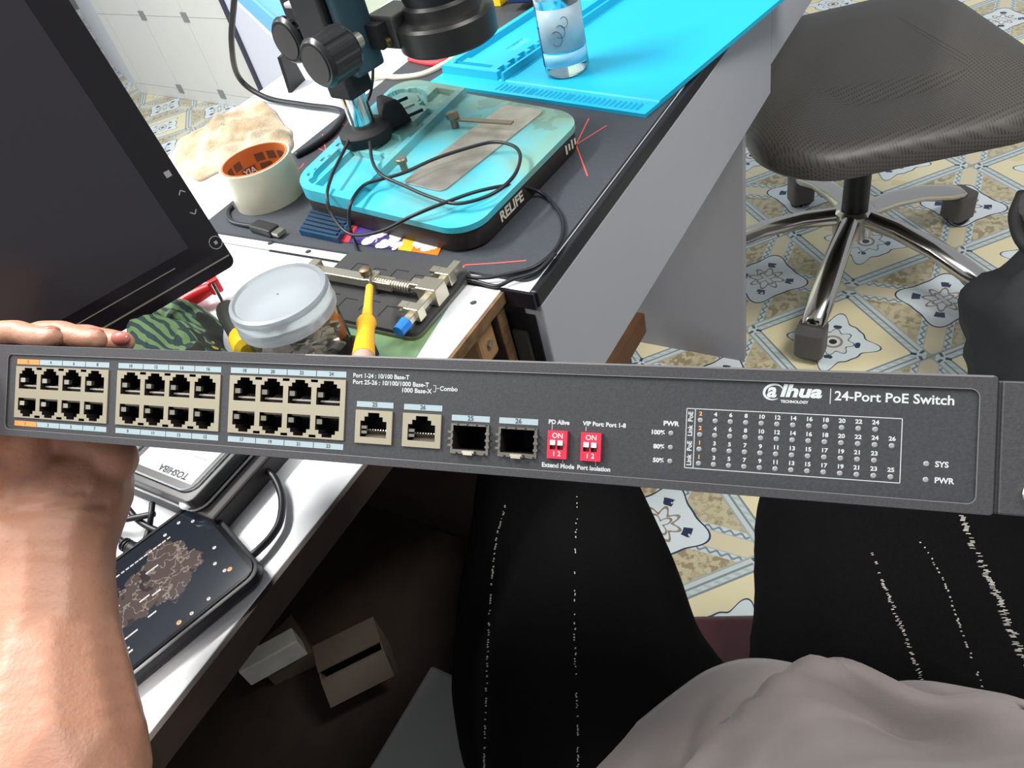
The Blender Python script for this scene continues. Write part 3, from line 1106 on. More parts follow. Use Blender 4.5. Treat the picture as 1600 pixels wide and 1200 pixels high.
# the seat under the person
sy = P(1130, 957, .455).y
st = thing('stool', 'dark maroon padded seat glimpsed between the black jeans', 'chair', Matrix.Translation((.15 - .21 * math.sin(math.radians(16.7)) * 1.0, sy - .20, 0)) @ Matrix.Rotation(math.radians(-16.7), 4, 'Z'))
mb = MB()
pts = rrect(-.23, .23, -.21, .21, .08, 8)
mb.rings([[Vector((x * k, y * k, z)) for x, y in pts] for k, z in ((.93, .385), (.985, .395), (1.0, .42), (.985, .445), (.93, .456), (.5, .46))])
mb.build('seat', mat('maroon_vinyl', (92, 50, 58), 0.45, bump=(200, .15, .001)), st, smooth=60)
MB().cyl((0, 0, .08), (0, 0, .39), .025).build('post', M_blackm, st, smooth=40)
mb = MB().lathe([(.15, 0), (.15, .012), (.05, .04), (.03, .08)], (0, 0, 0), n=40)
mb.build('base', M_blackm, st, smooth=40)

# ------------------------------------------------------------------ office chair
hub = P(1335, 330, .16)
CH = Matrix.Translation((hub.x, hub.y, 0))
ch = thing('office_chair', 'office chair with black perforated seat and chrome five-star base on tiles', 'chair', CH)
m, nt, b = new_mat('perforated_vinyl')
vo = nt.nodes.new('ShaderNodeTexVoronoi')
vo.inputs['Scale'].default_value = 190
vo.voronoi_dimensions = '2D'
vo.inputs['Randomness'].default_value = 0.0
_sp = nt.nodes.new('ShaderNodeSeparateXYZ')
nt.links.new(coords(nt), _sp.inputs[0])
_cm = nt.nodes.new('ShaderNodeCombineXYZ')
nt.links.new(_sp.outputs[0], _cm.inputs[0])
nt.links.new((S(nt, _sp.outputs[1]) - S(nt, _sp.outputs[2])).s, _cm.inputs[1])
nt.links.new(_cm.outputs[0], vo.inputs['Vector'])
dots = S(nt, vo.outputs['Distance']).lt(0.28)
c = mixc(nt, dots, (70, 66, 62), (48, 45, 43))
nt.links.new(c.s, b.inputs['Base Color'])
b.inputs['Roughness'].default_value = 0.42
bn = nt.nodes.new('ShaderNodeBump')
bn.inputs['Strength'].default_value = 0.5
bn.inputs['Distance'].default_value = 0.001
bn.invert = True
nt.links.new(dots.s, bn.inputs['Height'])
nt.links.new(bn.outputs[0], b.inputs['Normal'])
mb = MB()
SR = Matrix.Rotation(math.radians(-8), 4, 'Z')
pts = rrect(-.275, .252, -.275, .31, .13, 10)
rs = []
for k, z in ((.80, .405), (.93, .410), (.985, .425), (1.0, .448), (.985, .470), (.94, .486), (.86, .496), (.74, .501), (.6, .5025), (.5, .503)):
    rs.append([SR @ Vector((x * k + (0.01 if k else 0), y * k, z + (0.012 if False else 0) - (0.028 * max(0, -y / .275) ** 3 if z > .44 else 0))) for x, y in pts])
mb.rings(rs)
mb.build('seat', m, ch, smooth=70)
MB(SR).bb(-.10, .10, -.10, .12, .375, .405).build('seat_plate', M_blackm, ch, bevel=.004)
MB().cyl((0, 0, .17), (0, 0, .38), .027, .025, 24).build('gas_column', M_black, ch, smooth=40)
MB().cyl((-.02, 0, .385), (-.22, -.06, .375), .006).build('lever', M_black, ch, smooth=40)
MB().lathe([(.034, .105), (.042, .11), (.042, .165), (.034, .172), (.028, .172)], (0, 0, 0), n=28).build('hub', M_chrome, ch, smooth=40)
for k in range(5):
    a = math.radians(-132 + 72 * k)
    d = Vector((math.cos(a), math.sin(a), 0))
    sdv = Vector((-d.y, d.x, 0))
    rs = []
    for u, z, wd, hh in ((.03, .150, .022, .020), (.10, .145, .023, .018), (.18, .128, .025, .017), (.25, .100, .027, .019), (.292, .083, .024, .018), (.302, .078, .022, .014)):
        rs.append([d * u + sdv * (wd * math.cos(q * PI / 6)) + Vector((0, 0, z + hh * math.sin(q * PI / 6))) for q in range(12)])
    leg = MB().rings(rs).build('leg', M_chrome, ch, smooth=50)
    cc = d * .305
    ms = MB()
    ms.rings([[cc + d * (x * .6) + sdv * y * .55 + Vector((0, 0, z)) for x, y in rrect(-.046, .046, -.052, .052, .02, 4)] for z in (.018, .03, .078)])
    ms.build('caster_housing', mat('caster_grey', (88, 84, 84), 0.45) if k == 0 else bpy.data.materials['caster_grey'], leg, smooth=40)
    for s_ in (-1, 1):
        MB().lathe([(.004, -.009), (.024, -.008), (.026, -.004), (.026, .004), (.024, .008), (.004, .009)], cc + sdv * .014 * s_ + Vector((0, 0, .026)), sdv, 20).build('caster_wheel', M_blackm, leg, smooth=40)

# dark cloth bundle at the right, over the tiles
bp = P(1590, 470, .30)
bg = MB()


def cloth_blob(c, r, s, seed, amp, n=40, mq=26):
    mb_ = MB().ball((0, 0, 0), r, n, mq)
    for i, p in enumerate(mb_.v):
        q = Vector((p.x * s[0], p.y * s[1], p.z * s[2]))
        k = 1 + amp * noise.noise(p.normalized() * 1.7 + Vector((seed, 0, 0))) + amp * .35 * noise.noise(p.normalized() * 5 + Vector((0, seed, 0)))
        mb_.v[i] = q * k + Vector(c)
    return mb_


bgo = thing('cloth_bag', 'dark grey cloth bag with a folded top, slumped beside the chair base', 'bag', Matrix.Translation((bp.x + .095, bp.y + .02, 0)))
M_bag = mat('dark_bag_cloth', (38, 40, 43), 0.85, bump=(60, .3, .004))
cloth_blob((0, 0, .17), .128, (1.0, 1.0, 1.28), 3.0, .22).build('sack', M_bag, bgo, smooth=180)
mb = cloth_blob((.065, .085, .36), .088, (1.0, .9, .9), 8.0, .25)
mb.build('folded_top', mat('dark_bag_cloth_top', (58, 56, 56), 0.85), bgo, smooth=180)
MB().tube([(-.02, .00, .32), (-.045, .05, .345), (-.03, .10, .36), (-.0, .13, .38)], .010, 8).build('hem', M_blackm, bgo, smooth=180)

# ------------------------------------------------------------------ under the table: cartons and board in the dark
M_carton = mat('grey_brown_carton', (100, 88, 76), 0.85, var=((84, 72, 62), 14, 2))
q = sd(548, 1020, .35 - T)
t = thing('cardboard_box', 'open grey-brown carton with a bent flap under the table', 'box', at(q[0], q[1], .30 - T, math.radians(-38)))
mb = MB()
mb.bb(-.04, .04, -.024, -.022, 0, .06).bb(-.04, .04, .022, .024, 0, .06).bb(-.04, -.038, -.022, .022, 0, .06).bb(.038, .04, -.022, .022, 0, .06).bb(-.038, .038, -.022, .022, 0, .002)
mb.build('carton_walls', M_carton, t)
MB().box((0, -.038, .052), (.08, .032, .002), Matrix.Rotation(math.radians(30), 3, 'X')).build('flap', M_carton, t)
MB().box((.0, .006, .0615), (.08, .040, .002), Matrix.Rotation(math.radians(-6), 3, 'X')).build('flap', M_carton, t)
q = sd(418, 1012, .36 - T)
t = thing('paper_packet', 'white paper packet with torn corner lying under the table edge', 'packet', at(q[0], q[1], .30 - T, math.radians(-30)))
mb = MB().prism([(-.04, -.014), (.036, -.020), (.036, .004), (-.008, .007), (-.014, .028), (-.036, .032)], .03, .065)
mb.build('packet_body', mat('white_packet', (206, 202, 192), 0.8, var=((180, 174, 160), 30, 2)), t, bevel=.002)
MB().prism([(-.02, -.01), (.042, -.02), (.036, .05), (-.014, .035)], .0, .03).build('packet_base', mat('brown_packet', (86, 72, 58), 0.8), t)
q = sd(675, 1045, .38 - T)
t = thing('storage_bin', 'plain dark grey flat-topped bin on the floor below the table front', 'bin', at(q[0] - .30, q[1] - .20, -T))
MB().bb(0, .30, 0, .20, 0, .36).build('bin_body', mat('dark_grey_bin', (150, 148, 146), 0.7), t, bevel=.004)
MB().bb(-.004, .304, -.004, .204, .36, .38).build('lid', mat('dark_grey_lid', (160, 158, 156), 0.7), t, bevel=.004)

# ------------------------------------------------------------------ monitor
mc = P(370, 412, T + .05)
dh = Vector((.861553, .507669, 0)).normalized()
MM = Matrix.Translation(mc) @ Matrix.Rotation(math.atan2(dh.y, dh.x), 4, 'Z') @ Matrix.Rotation(math.radians(-18), 4, 'X')
mon = thing('monitor', 'large black glossy monitor leaning back on the white table', 'monitor', MM)
MW, MHt = .54, .335
M_gloss = mat('black_gloss_bezel', (20, 15, 19), 0.12, spec=0.5)
mb = MB()
pts = rrect(-MW, 0, 0, MHt, .008, 5)
mb.rings([[Vector((x, y_, z)) for x, z in pts] for y_ in (0.0, .012)])
mb.build('bezel', M_gloss, mon, smooth=40)
mb = MB()
mb.rings([[Vector((x, y_, z)) for x, z in rrect(-MW + .04, -.04, .05, MHt - .03, .03, 5)] for y_ in (.012, .045)])
mb.build('rear_housing', M_black, mon, smooth=40)
MB().bb(-MW + .018, -.030, -.0006, .001, .034, MHt - .02).build('screen', mat('dark_screen_glass', (42, 39, 43), 0.16, spec=0.5), mon)
M_trim = mat('silver_trim', (150, 146, 136), 0.35, 0.8)
MB().bb(-MW + .002, -.002, -.0008, .002, .0100, .0114).build('silver_strip', M_trim, mon)
MB().bb(-MW + .018, -.05, -.0009, .001, .0240, .0249).build('silver_strip', M_trim, mon)
M_icon = mat('grey_touch_icon', (140, 136, 138), 0.5)
icons = MB()
_mi = MM.inverted()


def onmon(px, py):
    o_ = _mi @ CAM
    d_ = _mi.to_3x3() @ ray(px, py)
    q_ = o_ + d_ * (-o_.y / d_.y)
    return q_.x, q_.z


for (px_, py_, kind) in ((262, 272, 's'), (283, 300, 'u'), (303, 332, 'd'), (337, 379, 'o')):
    dx, dz = onmon(px_, py_)
    if kind == 's':
        icons.box((dx, -.0004, dz), (.0055, .0006, .0055))
    elif kind == 'o':
        icons.tube([Vector((dx + .006 * math.cos(k * PI / 6), -.0003, dz + .006 * math.sin(k * PI / 6))) for k in range(12)], .0004, 6, True, 1)
        icons.box((dx, -.0004, dz), (.003, .0006, .003))
    else:
        sg = 1 if kind == 'u' else -1
        for sx in (-1, 1):
            icons.box((dx + sx * .0016, -.0004, dz), (.0045, .0006, .0009), Matrix.Rotation(sx * sg * .8, 3, 'Y'))
icons.build('touch_icons', M_icon, mon)
# stand: neck and foot on the table
inv = MM.inverted()
ft = mc - dh * (MW / 2) + Vector((-dh.y, dh.x, 0)) * .08
ft.z = T
mb = MB()
FM = Matrix.Translation(ft) @ Matrix.Rotation(math.atan2(dh.y, dh.x), 4, 'Z')
mb = MB(FM).bb(-.12, .12, -.09, .09, 0, .012)
mb.build('stand_foot', M_black, mon, world=True, bevel=.003)
MB(FM).box((0, .02, .10), (.06, .02, .2), Matrix.Rotation(math.radians(-12), 3, 'X')).build('stand_neck', M_black, mon, world=True, bevel=.003)

# ------------------------------------------------------------------ black desk mat with red cracks
t = thing('desk_mat', 'black desk mat with thin red crack lines under the microscope base', 'mat', at(0, 0, 0))
mb = MB()
_r = [p for p in rrect(.232, 1.30, -.027, .432, .014, 6)]
_r = _r[:21] + [(.60, -.027), (1.30, -.006)]
mb.prism(_r, .0003, .0033)
mb.build('mat_sheet', mat('black_mat_cloth', (58, 62, 68), 0.6, var=((52, 55, 61), 500, 3), bump=(900, .2, .0006)), t)
mb = MB()


def strip(mb_, pxs, h, wd):
    pts_ = [Vector((*sd(x, y, h), h)) for x, y in pxs]
    for a, c_ in zip(pts_[:-1], pts_[1:]):
        d = (c_ - a).normalized()
        s_ = Vector((-d.y, d.x, 0)) * wd / 2
        mb_.add([a - s_, c_ - s_, c_ + s_, a + s_], [(0, 1, 2, 3)])


for pl in ([(920, 185), (900, 226)], [(948, 196), (900, 226)], [(900, 226), (918, 275)], [(900, 226), (884, 226), (868, 214)], [(900, 226), (880, 250), (862, 256)],
           [(712, 436), (726, 414), (775, 411), (822, 407)], [(530, 190), (542, 198), (537, 212), (520, 220)], [(504, 210), (510, 240)], [(493, 230), (512, 238), (530, 212)], [(475, 255), (470, 262), (452, 268)]):
    strip(mb, pl, .0035, .0016)
mb.build('crack_lines', mat('red_print', (206, 84, 74), 0.6), t, kind='stuff')

# ------------------------------------------------------------------ blue silicone mat
BS, BD = 0.545, 0.34                                              # near corner, back edge
a_, b_ = sd(670, 131, .006), sd(1008, 181, .006)
brot = math.atan2(a_[1] - b_[1], a_[0] - b_[0]) - PI / 2          # its short edge is not quite square to the table
BM = at(b_[0], b_[1], .0034, brot)
sil = thing('silicone_mat', 'bright blue silicone repair mat with ribbed edge and moulded trays under the bottle', 'mat', BM)
BWID = math.hypot(a_[0] - b_[0], a_[1] - b_[1])


def bh(x, y):
    """x along the table, y from the front edge to the back"""
    z = .006
    if x < .032:                                                  # ribbed near band
        z = .0045
        if .006 < x < .024 and .01 < y < BWID - .12 and (y / BWID * 190 / 4) % 1.0 < .5:
            z = .0015
        return z
    if y > BWID - .118 and x > .02:
        z = .015
        yy = y - (BWID - .118)
        if .006 < yy < .018:                                      # notched slot
            z = .006
            if ((x - .03) * 45) % 1.0 < .45 and yy > .012 and x < .2:
                z = .015
        if .034 < yy < .104 and .062 < x < .26:
            z = .009
        if .034 < yy < .104 and .042 < x < .05:
            z = .004
        if .095 < yy < .104 and .05 < x < .062:
            z = .012
        if .1 < yy < .108 and .05 < x < .26:
            z = .0065
        if .034 < yy < .104 and .275 < x < .36:
            z = .008 if (x * 120) % 1.0 < .6 else .010
        if .05 < yy < .064 and .11 < x < .15:
            z = .0055 if (x * 180) % 1.0 < .5 else .008
        return z
    if BWID - .126 < y < BWID - .121 and x > .04:
        z = .004
    return z


M_blue = mat('cyan_silicone', (18, 166, 202), 0.5)
MB().field(0, .47, 0, BWID, 235, 190, bh, 0.0).build('mat_sheet', M_blue, sil, smooth=30)

# ------------------------------------------------------------------ microscope on its weighted base
c0, c1, c2, c3 = [sd(x, y, .032) for x, y in ((475, 290), (720, 362), (892, 190), (700, 131))]
bu0, bd0 = .254, .059
BU, BDp = .238, .248
ms = thing('microscope', 'black repair microscope on a teal base with steel plate', 'microscope', at(bu0, bd0, .0035, math.radians(-9)))
BQ = [loc(ms, W(s_, d_, 0)) for s_, d_ in ((.250, .046), (.486, .033), (.556, .336), (.286, .309))]


def warp(mb_):
    for i, p in enumerate(mb_.v):
        u, v_ = p.x / BU, p.y / BDp
        q_ = (BQ[0] * (1 - u) + BQ[1] * u) * (1 - v_) + (BQ[3] * (1 - u) + BQ[2] * u) * v_
        mb_.v[i] = Vector((q_.x, q_.y, p.z))
    return mb_


rb = rrect(0, BU, 0, BDp, .034, 8)
mb = MB()
mb.rings([[Vector((BU / 2 + (x - BU / 2) * k, BDp / 2 + (y - BDp / 2) * k, z)) for x, y in rb] for k, z in ((.975, 0), (.99, .003), (.99, .022), (.98, .024))])
warp(mb).build('base_block', mat('black_base_paint', (36, 30, 30), 0.5), ms, smooth=40)


def inr(x, y, x0, x1, y0, y1):
    return x0 < x < x1 and y0 < y < y1


def th_(x, y):
    z = .031
    st_ = BDp - .098                                              # tray strip along the left
    if y < st_:
        return .0295
    yy = y - st_
    z = .037
    if yy < .004:
        return z
    if inr(x, yy, .012, .078, .012, .062):
        z = .031
    if inr(x, yy, .012, .075, .066, .080):
        z = .032
    if inr(x, yy, .085, .118, .010, .040) or inr(x, yy, .122, .150, .006, .045):
        z = .032
    if inr(x, yy, .085, .15, .05, .062):
        z = .031
    if inr(x, yy, .186, .226, .010, .036):
        z = .030
    dx, dy = x - .188, yy - .062
    r_ = math.hypot(dx, dy)
    if .021 < r_ < .030 and dx + dy > -.016:
        z = .031
    if inr(x, yy, .105, .18, .010, .02):
        z = .031
    for k in range(5):
        if inr(x, yy, .02 + k * .03, .026 + k * .03, .086, .0885) or inr(x, yy, .034 + k * .026, .036 + k * .026, .082, .085):
            z = .033
    return z


def rfield(x, y):
    # pull the grid inside the rounded outline
    cx, cy, r_ = BU / 2, BDp / 2, .034
    ex, ey = abs(x - cx) - (cx - r_), abs(y - cy) - (cy - r_)
    z = th_(x, y)
    if ex > 0 and ey > 0:
        k = max(ex, ey) / math.hypot(ex, ey)
        x = cx + math.copysign(cx - r_ + ex * k, x - cx)
        y = cy + math.copysign(cy - r_ + ey * k, y - cy)
    return (x, y, z)


m, nt, b = new_mat('teal_silicone_worn')
sep = nt.nodes.new('ShaderNodeSeparateXYZ')
nt.links.new(coords(nt), sep.inputs[0])
dirt = nz(nt, 14.0, 5.0)
sx_ = S(nt, sep.outputs[0]) / BU
f = ((dirt - 0.5) * 2.2 + sx_ * 0.85 + 0.06)._m('MINIMUM', 1.0)._m('MAXIMUM', 0.0)
c = mixc(nt, f, (52, 172, 192), (112, 150, 136))
c = mixc(nt, (nz(nt, 32.0, 5.0) * sx_).gt(0.47) * 0.4, c, (92, 106, 88))
nt.links.new(c.s, b.inputs['Base Color'])
b.inputs['Roughness'].default_value = 0.5
warp(MB().field(0, BU, 0, BDp, 118, 123, rfield, .023)).build('silicone_top', m, ms, smooth=30)
# lettering on the side facing the seat
mb = MB()
Mi = Matrix.Identity(4)
_ux = (BQ[1] - BQ[0])
_ux.z = 0
_len = _ux.length
_ux.normalize()
_no = Vector((_ux.y, -_ux.x, 0))
_og = Vector((BQ[0].x, BQ[0].y, 0)) - _no * .0009
put_text(mb, 'RELIFE', .0155, _og + _ux * .052 + Vector((0, 0, .0128)), _ux, (0, 0, 1), bold=.0005)
for k in range(4):
    c_ = _og + _ux * (.188 + k * .0065) + Vector((0, 0, .0128))
    mb.box(c_, (.003, .0006, .010 - (k % 2) * .003), Matrix.Rotation(math.atan2(_ux.y, _ux.x), 3, 'Z'))
o = mb.build('lettering', mat('worn_white_print', (196, 190, 176), 0.6), ms, kind='stuff')
# steel work plate with a rounded end
pl = [sd(x, y, .033) for x, y in ((634, 290), (706, 302), (836, 176), (786, 160))]
lo = [loc(ms, W(s_, d_, .033)) for s_, d_ in pl]
px0, px1 = (lo[0].x + lo[1].x) / 2, (lo[2].x + lo[3].x) / 2
py0, py1 = (lo[1].y + lo[2].y) / 2, (lo[0].y + lo[3].y) / 2
mb = MB().prism(rrect(px0, px1, py0, py1, .008, 5), .0295, .0312)
mb.build('work_plate', mat('worn_steel_plate', (190, 186, 180), 0.42, 0.75, var=((150, 142, 134), 40, 2)), ms, bevel=.0003)
p_ = [loc(ms, W(*sd(x, y, .045), .045)) for x, y in ((708, 184), (800, 190))]
mb = MB()
dd = p_[1] - p_[0]
rot = Matrix.Rotation(math.atan2(dd.y, dd.x), 3, 'Z')
mb.box(((p_[0].x + p_[1].x) / 2, (p_[0].y + p_[1].y) / 2, .040), (dd.length, .007, .002), rot)
mb.cyl((p_[0].x, p_[0].y, .030), (p_[0].x, p_[0].y, .042), .0045, n=14)
mb.lathe([(.0075, .042), (.0075, .047), (.006, .048)], (p_[0].x, p_[0].y, 0), n=16)
mb.build('spring_clip', mat('tarnished_steel', (132, 122, 106), 0.45, 0.7), ms, smooth=40)
q = loc(ms, W(*sd(630, 258, .04), .04))
MB().lathe([(.004, .03), (.004, .040), (.006, .040), (.006, .044), (.005, .045)], (q.x, q.y, 0), n=16).build('clip_screw', bpy.data.materials['tarnished_steel'], ms, smooth=40)
# post and collar
pc = sd(573, 210, .045)
q = loc(ms, W(pc[0], pc[1], 0))
MB().cyl((q.x, q.y, .035), (q.x, q.y, .30), .0145, n=28).build('post', mat('chrome_post', (190, 205, 210), 0.12, 1.0), ms, smooth=40)
MB().lathe([(.030, .036), (.031, .040), (.031, .049), (.027, .053), (.016, .054)], (q.x, q.y, 0), n=32).build('collar', M_blackm, ms, smooth=40)
# sleeve, focus block, plates
X_, Y_ = q.x, q.y
MB().bb(X_ - .018, X_ + .018, Y_ - .020, Y_ + .018, .092, .150).build('sleeve_block', M_blackm, ms, bevel=.003)
MB().bb(X_ - .016, X_ + .030, Y_ - .018, Y_ + .030, .130, .30).build('focus_block', M_black, ms, bevel=.003)
MB().bb(X_ + .026, X_ + .062, Y_ + .010, Y_ + .110, .125, .30).build('rack_block', M_black, ms, bevel=.003)
MB().bb(X_ - .008, X_ + .034, Y_ - .034, Y_ - .019, .114, .30).build('teal_plate', mat('dark_teal_paint', (44, 66, 76), 0.35), ms, bevel=.004)
_pp = loc(ms, W(*sd(486, 4, .19), .19))
MB().bb(_pp.x - .02, _pp.x + .03, _pp.y - .024, _pp.y + .022, .187, .193).build('pale_top_plate', mat('pale_plate', (176, 176, 174), 0.5), ms, bevel=.002)


def knob(parent, p0, r_, ln, name='focus_knob'):
    prof_n = 72
    rs_ = []
    for z, k in ((0, .86), (.002, .94), (.0045, 1.0), (.006, 1.0), (ln - .003, 1.0), (ln - .0025, .96), (ln, .90)):
        rg = []
        for i in range(prof_n):
            rr = r_ * k * (1 - (.075 if (z > .005 and z < ln - .0027 and (i // 3) % 2) else 0))
            a = 2 * PI * i / prof_n
            rg.append(Vector(p0) + Vector((z, rr * math.cos(a), rr * math.sin(a))))
        rs_.append(rg)
    mb_ = MB().rings(rs_)
    kb = mb_.build(name, mat('knob_black', (34, 34, 36), 0.28) if 'knob_black' not in bpy.data.materials else bpy.data.materials['knob_black'], parent, smooth=30)
    MB().lathe([(r_ * .74, 0), (r_ * .74, .0015), (.0005, .002)], Vector(p0) + Vector((.0004, 0, 0)), (-1, 0, 0), 30).build('knob_face', mat('knob_face_grey', (52, 50, 49), 0.55) if 'knob_face_grey' not in bpy.data.materials else bpy.data.materials['knob_face_grey'], kb, smooth=40)
    return kb


k1 = loc(ms, W(*sd(494, 102, .165), .165))
knob(ms, k1, .0250, .042)
MB().cyl(k1 + Vector((.040, 0, 0)), (X_ - .015, k1.y, k1.z), .008, n=16).build('knob_shaft', M_steel, ms, smooth=40)
k2 = loc(ms, W(*sd(447, 66, .150), .150))
knob(ms, k2, .0265, .012)
MB().cyl(k2 + Vector((.011, 0, 0)), (X_ + .028, k2.y, k2.z), .0065, n=16).build('knob_shaft', M_steel, ms, smooth=40)
# head: bracket, lens barrel, ring
hc = loc(ms, W(*sd(699, 44, .138), .138))
HK = .83
hx, hy = hc.x, hc.y
prof = [(.040, .122), (.062, .122), (.066, .125), (.066, .149), (.063, .152), (.052, .154), (.050, .158), (.050, .166), (.045, .170), (.046, .215), (.040, .22)]
MB().lathe([(r_ * HK, z) for r_, z in prof], (hx, hy, 0), n=56).build('lens_ring', mat('black_ring_plastic', (34, 33, 33), 0.38), ms, smooth=35)
MB().lathe([(.038, .168), (.041, .18), (.041, .24), (.037, .26)], (hx, hy, 0), n=48).build('lens_barrel', M_black, ms, smooth=35)
bk = loc(ms, W(*sd(613, 42, .15), .15))
MB().box((bk.x + .006, bk.y - .002, .147), (.048, .044, .034)).build('clamp_bracket', mat('dark_grey_bracket', (58, 56, 55), 0.45), ms, bevel=.003)
MB().bb(X_ + .02, bk.x + .01, bk.y - .012, bk.y + .012, .135, .16).build('clamp_arm', M_blackm, ms)
MB().cyl((bk.x - .020, bk.y - .012, .140), (bk.x - .026, bk.y - .012, .140), .0045, n=12).build('clamp_screw', mat('brass_screw', (150, 132, 96), 0.35, 0.9), ms, smooth=40)
MB().box((hx + .028, hy - .040, .163), (.022, .006, .006), Matrix.Rotation(.5, 3, 'Z')).build('brown_tab', mat('brown_tab', (96, 70, 54), 0.5), ms)

# black binder-like clip lying beside the post, on the base
q = W(*sd(612, 188, .045), 0)
t = thing('spring_clamp', 'black spring clamp with steel pins resting beside the chrome post', 'clamp', Matrix.Translation((q.x, q.y, T + .0405)) @ Matrix.Rotation(ANG - .5, 4, 'Z'))
mb = MB()
mb.rings([[Vector((x, y, z)) for x, y in ((-a_w, -.016), (a_w, -.016), (a_w * .5, .016), (-a_w * .5, .016))] for a_w, z in ((.020, 0), (.014, .022), (.008, .032))])
mb.build('clamp_body', M_blackm, t, bevel=.002)
for k, (yy, ln) in enumerate(((-.012, .024), (.0, .020), (.010, .018))):
    MB().cyl((.012, yy, .006 + k * .006), (.012 + ln, yy - .004, .007 + k * .006), .0019, n=10).build('pin', M_steel if k == 1 else M_blackm, t, smooth=40)

# ------------------------------------------------------------------ bottle
bq = W(*sd(887, 110, .0095), 0)
bt = thing('spray_bottle', 'clear plastic bottle of liquid standing on the blue mat', 'bottle', Matrix.Translation((bq.x, bq.y, T + .0096)))
M_clear = mat('clear_plastic', (240, 248, 250), 0.08, trans=1.0, ior=1.3)
prof_o = [(.001, 0), (.024, 0), (.0275, .002), (.029, .006), (.029, .122), (.0275, .132), (.022, .144), (.0125, .152), (.0125, .165)]
prof_i = [(.0115, .165), (.0115, .153), (.021, .1435), (.0262, .1315), (.0277, .122), (.0277, .007), (.0262, .0035), (.001, .0025)]
MB().lathe(prof_o + prof_i, n=40, caps=False).build('bottle_shell', M_clear, bt, smooth=40)
MB().lathe([(.001, .003), (.0258, .0038), (.0272, .0075), (.0272, .095), (.001, .095)], n=40).build('liquid', mat('clear_liquid', (236, 244, 246), 0.02, trans=1.0, ior=1.33), bt, smooth=40)
view = (CAM - (bq + Vector((0, 0, .8)))).normalized()
va = math.atan2(view.y, view.x)


def patch(name, a0, a1, z0, z1, r_, m_, top=None):
    mb_ = MB()
    n_ = 20
    vs_ = []
    for i in range(n_ + 1):
        a = va + a0 + (a1 - a0) * i / n_
        for z in (z0, z1):
            vs_.append((r_ * math.cos(a), r_ * math.sin(a), z))
    mb_.add(vs_, [(2 * i, 2 * i + 2, 2 * i + 3, 2 * i + 1) for i in range(n_)])
    o_ = mb_.build(name, m_, bt, smooth=60)
    s_ = o_.modifiers.new('thickness', 'SOLIDIFY')
    s_.thickness, s_.offset = .0002, 1
    return o_


patch('blue_band', -1.25, 1.3, .016, .032, .0292, mat('pale_blue_film', (150, 214, 240), 0.4, alpha=0.75))
patch('grey_label', -1.15, 1.3, .034, .086, .0292, mat('grey_label_film', (176, 196, 206), 0.4, alpha=0.7))
patch('navy_label', -1.75, -1.18, .014, .062, .0292, mat('navy_label', (26, 74, 110), 0.5))
mb = MB()
for cen_a, cz, rr in ((-.25, .052, .007), (-.05, .060, .006), (.15, .070, .005)):
    pts_ = []
    for k in range(14):
        an = -2.4 + k * .36
        a = va + cen_a + rr * math.cos(an) / .03
        z = cz + rr * 1.3 * math.sin(an)
        pts_.append(Vector((.0296 * math.cos(a), .0296 * math.sin(a), z)))
    mb.tube(pts_, .0003, 5, False, 1)
mb.build('scribbled_marks', mat('ink_scribble', (60, 74, 84), 0.6), bt)
MB().lathe([(.0145, .153), (.0145, .168), (.010, .174), (.010, .19), (.001, .19)], n=24).build('cap', mat('white_cap', (225, 228, 230), 0.4), bt, smooth=40)

# ------------------------------------------------------------------ tape roll
ta = sd(432, 315, 0)
tq = (P(385, 335, T) + P(481, 306, T)) / 2
tl = P(345, 266, T + .05)
trr = P(452, 238, T + .05)
RT = (tl - trr).length / 2
tc = (tl + trr) / 2
t = thing('tape_roll', 'roll of packing tape standing on end, cream outside and orange within', 'tape', Matrix.Translation((tc.x, tc.y, T + .0036)) @ Matrix.Rotation(ANG, 4, 'Z'))
RO, RI = RT * 1.02, RT * .905
MB().lathe([(RI + .0022, 0), (RO, 0), (RO, .049), (RI + .0022, .049)], n=56, caps=False).build('tape_winding', mat('cream_tape', (206, 204, 180), 0.35, var=((192, 190, 168), 20, 2), coat=.3), t, smooth=35)
MB().lathe([(RI, .0), (RI + .0022, .0), (RI + .0022, .0495), (RI, .0495), (RI, .0)], n=56, caps=False).build('core_tube', mat('orange_card_core', (206, 118, 62), 0.6, var=((186, 98, 48), 20, 2)), t, smooth=35)
mb = MB()
vw = (CAM - tc)
va2 = math.atan2(vw.y, vw.x) - ANG + PI


def core_word(s_, size, a_c, z_c, mb_):
    vs_, fs_ = text_verts(s_, size, bold=.0003, align='CENTER')
    mb_.add([((RI - .0004) * math.cos(a_c - x / RI), (RI - .0004) * math.sin(a_c - x / RI), z_c + y) for x, y in vs_], fs_)


def core_patch(a0, a1, z0, z1, nm, m_):
    mb_ = MB()
    vs_ = []
    for i in range(9):
        a = a0 + (a1 - a0) * i / 8
        for z in (z0, z1):
            vs_.append(((RI - .0002) * math.cos(a), (RI - .0002) * math.sin(a), z))
    mb_.add(vs_, [(2 * i, 2 * i + 1, 2 * i + 3, 2 * i + 2) for i in range(8)])
    return mb_.build(nm, m_, t)


M_core_d = mat('core_print_brown', (104, 70, 52), 0.6)
for k in range(6):
    a = va2 + 1.15 - k * .40
    if k != 2:
        core_patch(a, a - .3, .030, .040, 'core_print', M_core_d)
core_patch(va2 + .55, va2 + .05, .016, .0285, 'core_print', M_core_d)
core_patch(va2 - .1, va2 - .5, .018, .027, 'core_print', M_core_d)
core_word('YIA', .011, va2 + .28, .0225, mb)
mb.build('core_lettering', mat('core_letter_white', (222, 206, 190), 0.6), t)

# ------------------------------------------------------------------ cloths


